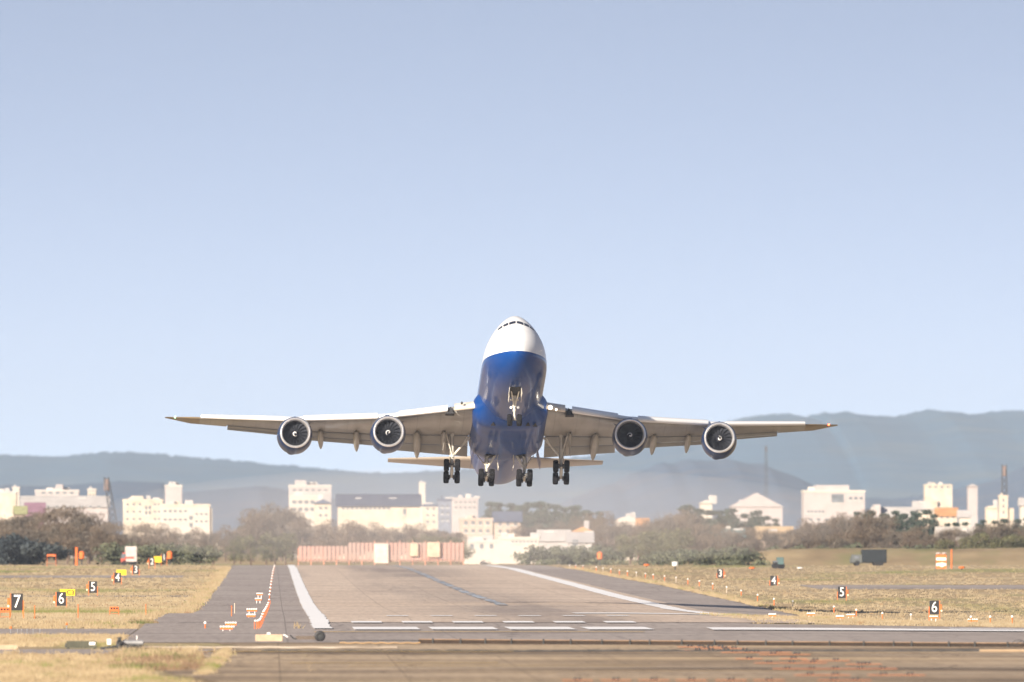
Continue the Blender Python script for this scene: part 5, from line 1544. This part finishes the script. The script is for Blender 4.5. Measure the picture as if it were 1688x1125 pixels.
for i in range(3600):          # foreground left
    d = r.uniform(770, 1000); x = r.uniform(-20, 345); X = pX(x, d)
    if X < -5.0+1.2*math.sin(d*0.05)+r.gauss(0, 0.35) and not (964 < d < 1012 and r.random() < 0.93): sp.append((X, d, r.uniform(0.06, 0.22)*(1.8 if r.random() < 0.2 else 1)))
for i in range(1300):
    d = r.uniform(1035, 1145); x = r.uniform(-20, 215); X = pX(x, d)
    if X < -9.6: sp.append((X, d, r.uniform(0.10, 0.34)))
for i in range(330):           # weed line in the paving joint
    t = r.random(); d = 985-t*150; sp.append((pX(374-38*t, d)+r.gauss(0, 0.14), d, r.uniform(0.10, 0.42)*(1-0.4*t)))
for i in range(150):
    x = r.uniform(195, 330); d = r.uniform(940, 985); sp.append((pX(x, d), d, r.uniform(0.15, 0.55)))
for i in range(26):
    t = r.random(); d = 1000-t*170; sp.append((pX(502+10*t, d)+r.gauss(0, 0.03), d, r.uniform(0.02, 0.08)))
for i in range(2):
    d = 1236+r.uniform(0, 40); sp.append((pX(493+r.gauss(0, 2), d), d, r.uniform(0.1, 0.45)))
tufts('grass', TALL, sp, 9, 3)

# hot exhaust drifting over the runway behind the jet: soft-edged pale volume
xm_ = bpy.data.materials.new('exhaust_haze_air'); xm_.use_nodes = True
nt = xm_.node_tree
for n_ in list(nt.nodes):
    if n_.type == 'BSDF_PRINCIPLED': nt.nodes.remove(n_)
pv = nt.nodes.new('ShaderNodeVolumePrincipled')
pv.inputs['Color'].default_value = (0.93, 0.88, 0.88, 1)
pv.inputs['Density'].default_value = 2.5e-4
nt.links.new(pv.outputs[0], [n_ for n_ in nt.nodes if n_.type == 'OUTPUT_MATERIAL'][0].inputs['Volume'])
b = MB()
b.loft([[(32+62*math.cos(a)*math.sin(p), 2800+600*math.sin(a)*math.sin(p), 9.6+8.4*math.cos(p)) for a in np.linspace(0, 2*math.pi, 33)[:-1]] for p in np.linspace(math.pi-0.02, 0.02, 17)], True, True)
tag(b.build('exhaust_haze', xm_), kind='stuff')

sp = []
for i in range(420):           # browner weeds standing in the front grass
    x = r.choice((215, 240, 262, 290, 312))+r.gauss(0, 13); d = r.uniform(860, 985)
    sp.append((pX(x, d), d, r.uniform(0.12, 0.42)))
for i in range(160): 
    d = r.uniform(1290, 1310) if r.random() < 0.5 else r.uniform(1485, 1700)
    sp.append((-9.7+r.gauss(0, 0.5) if d < 1400 else -7.4+r.gauss(0, 0.4), d, r.uniform(0.1, 0.35)))
tufts('grass', surface_mat('brown_weed', [((0.13, 0.09, 0.065), (0.27, 0.18, 0.115), 0.5, (1, 0.4, 1)), ((0.11, 0.13, 0.05), 0.2, (1, 0.3, 1), 0.5, 0.62)], 0.95, 0.1), sp, 8, 4)

# ------------------------------------------------------------------ haze: closed box round the camera and everything
hz = bpy.data.materials.new('haze_air'); hz.use_nodes = True
nt = hz.node_tree
for n_ in list(nt.nodes):
    if n_.type == 'BSDF_PRINCIPLED': nt.nodes.remove(n_)
pv = nt.nodes.new('ShaderNodeVolumePrincipled')
pv.inputs['Color'].default_value = (0.68, 0.80, 1.0, 1)
pv.inputs['Density'].default_value = 2.2e-5
pv.inputs['Anisotropy'].default_value = 0.0
nt.links.new(pv.outputs[0], [n_ for n_ in nt.nodes if n_.type == 'OUTPUT_MATERIAL'][0].inputs['Volume'])
o = MB().box(-2600, 2600, -150, 36500, -4, 320).build('haze', hz)
tag(o, kind='stuff')
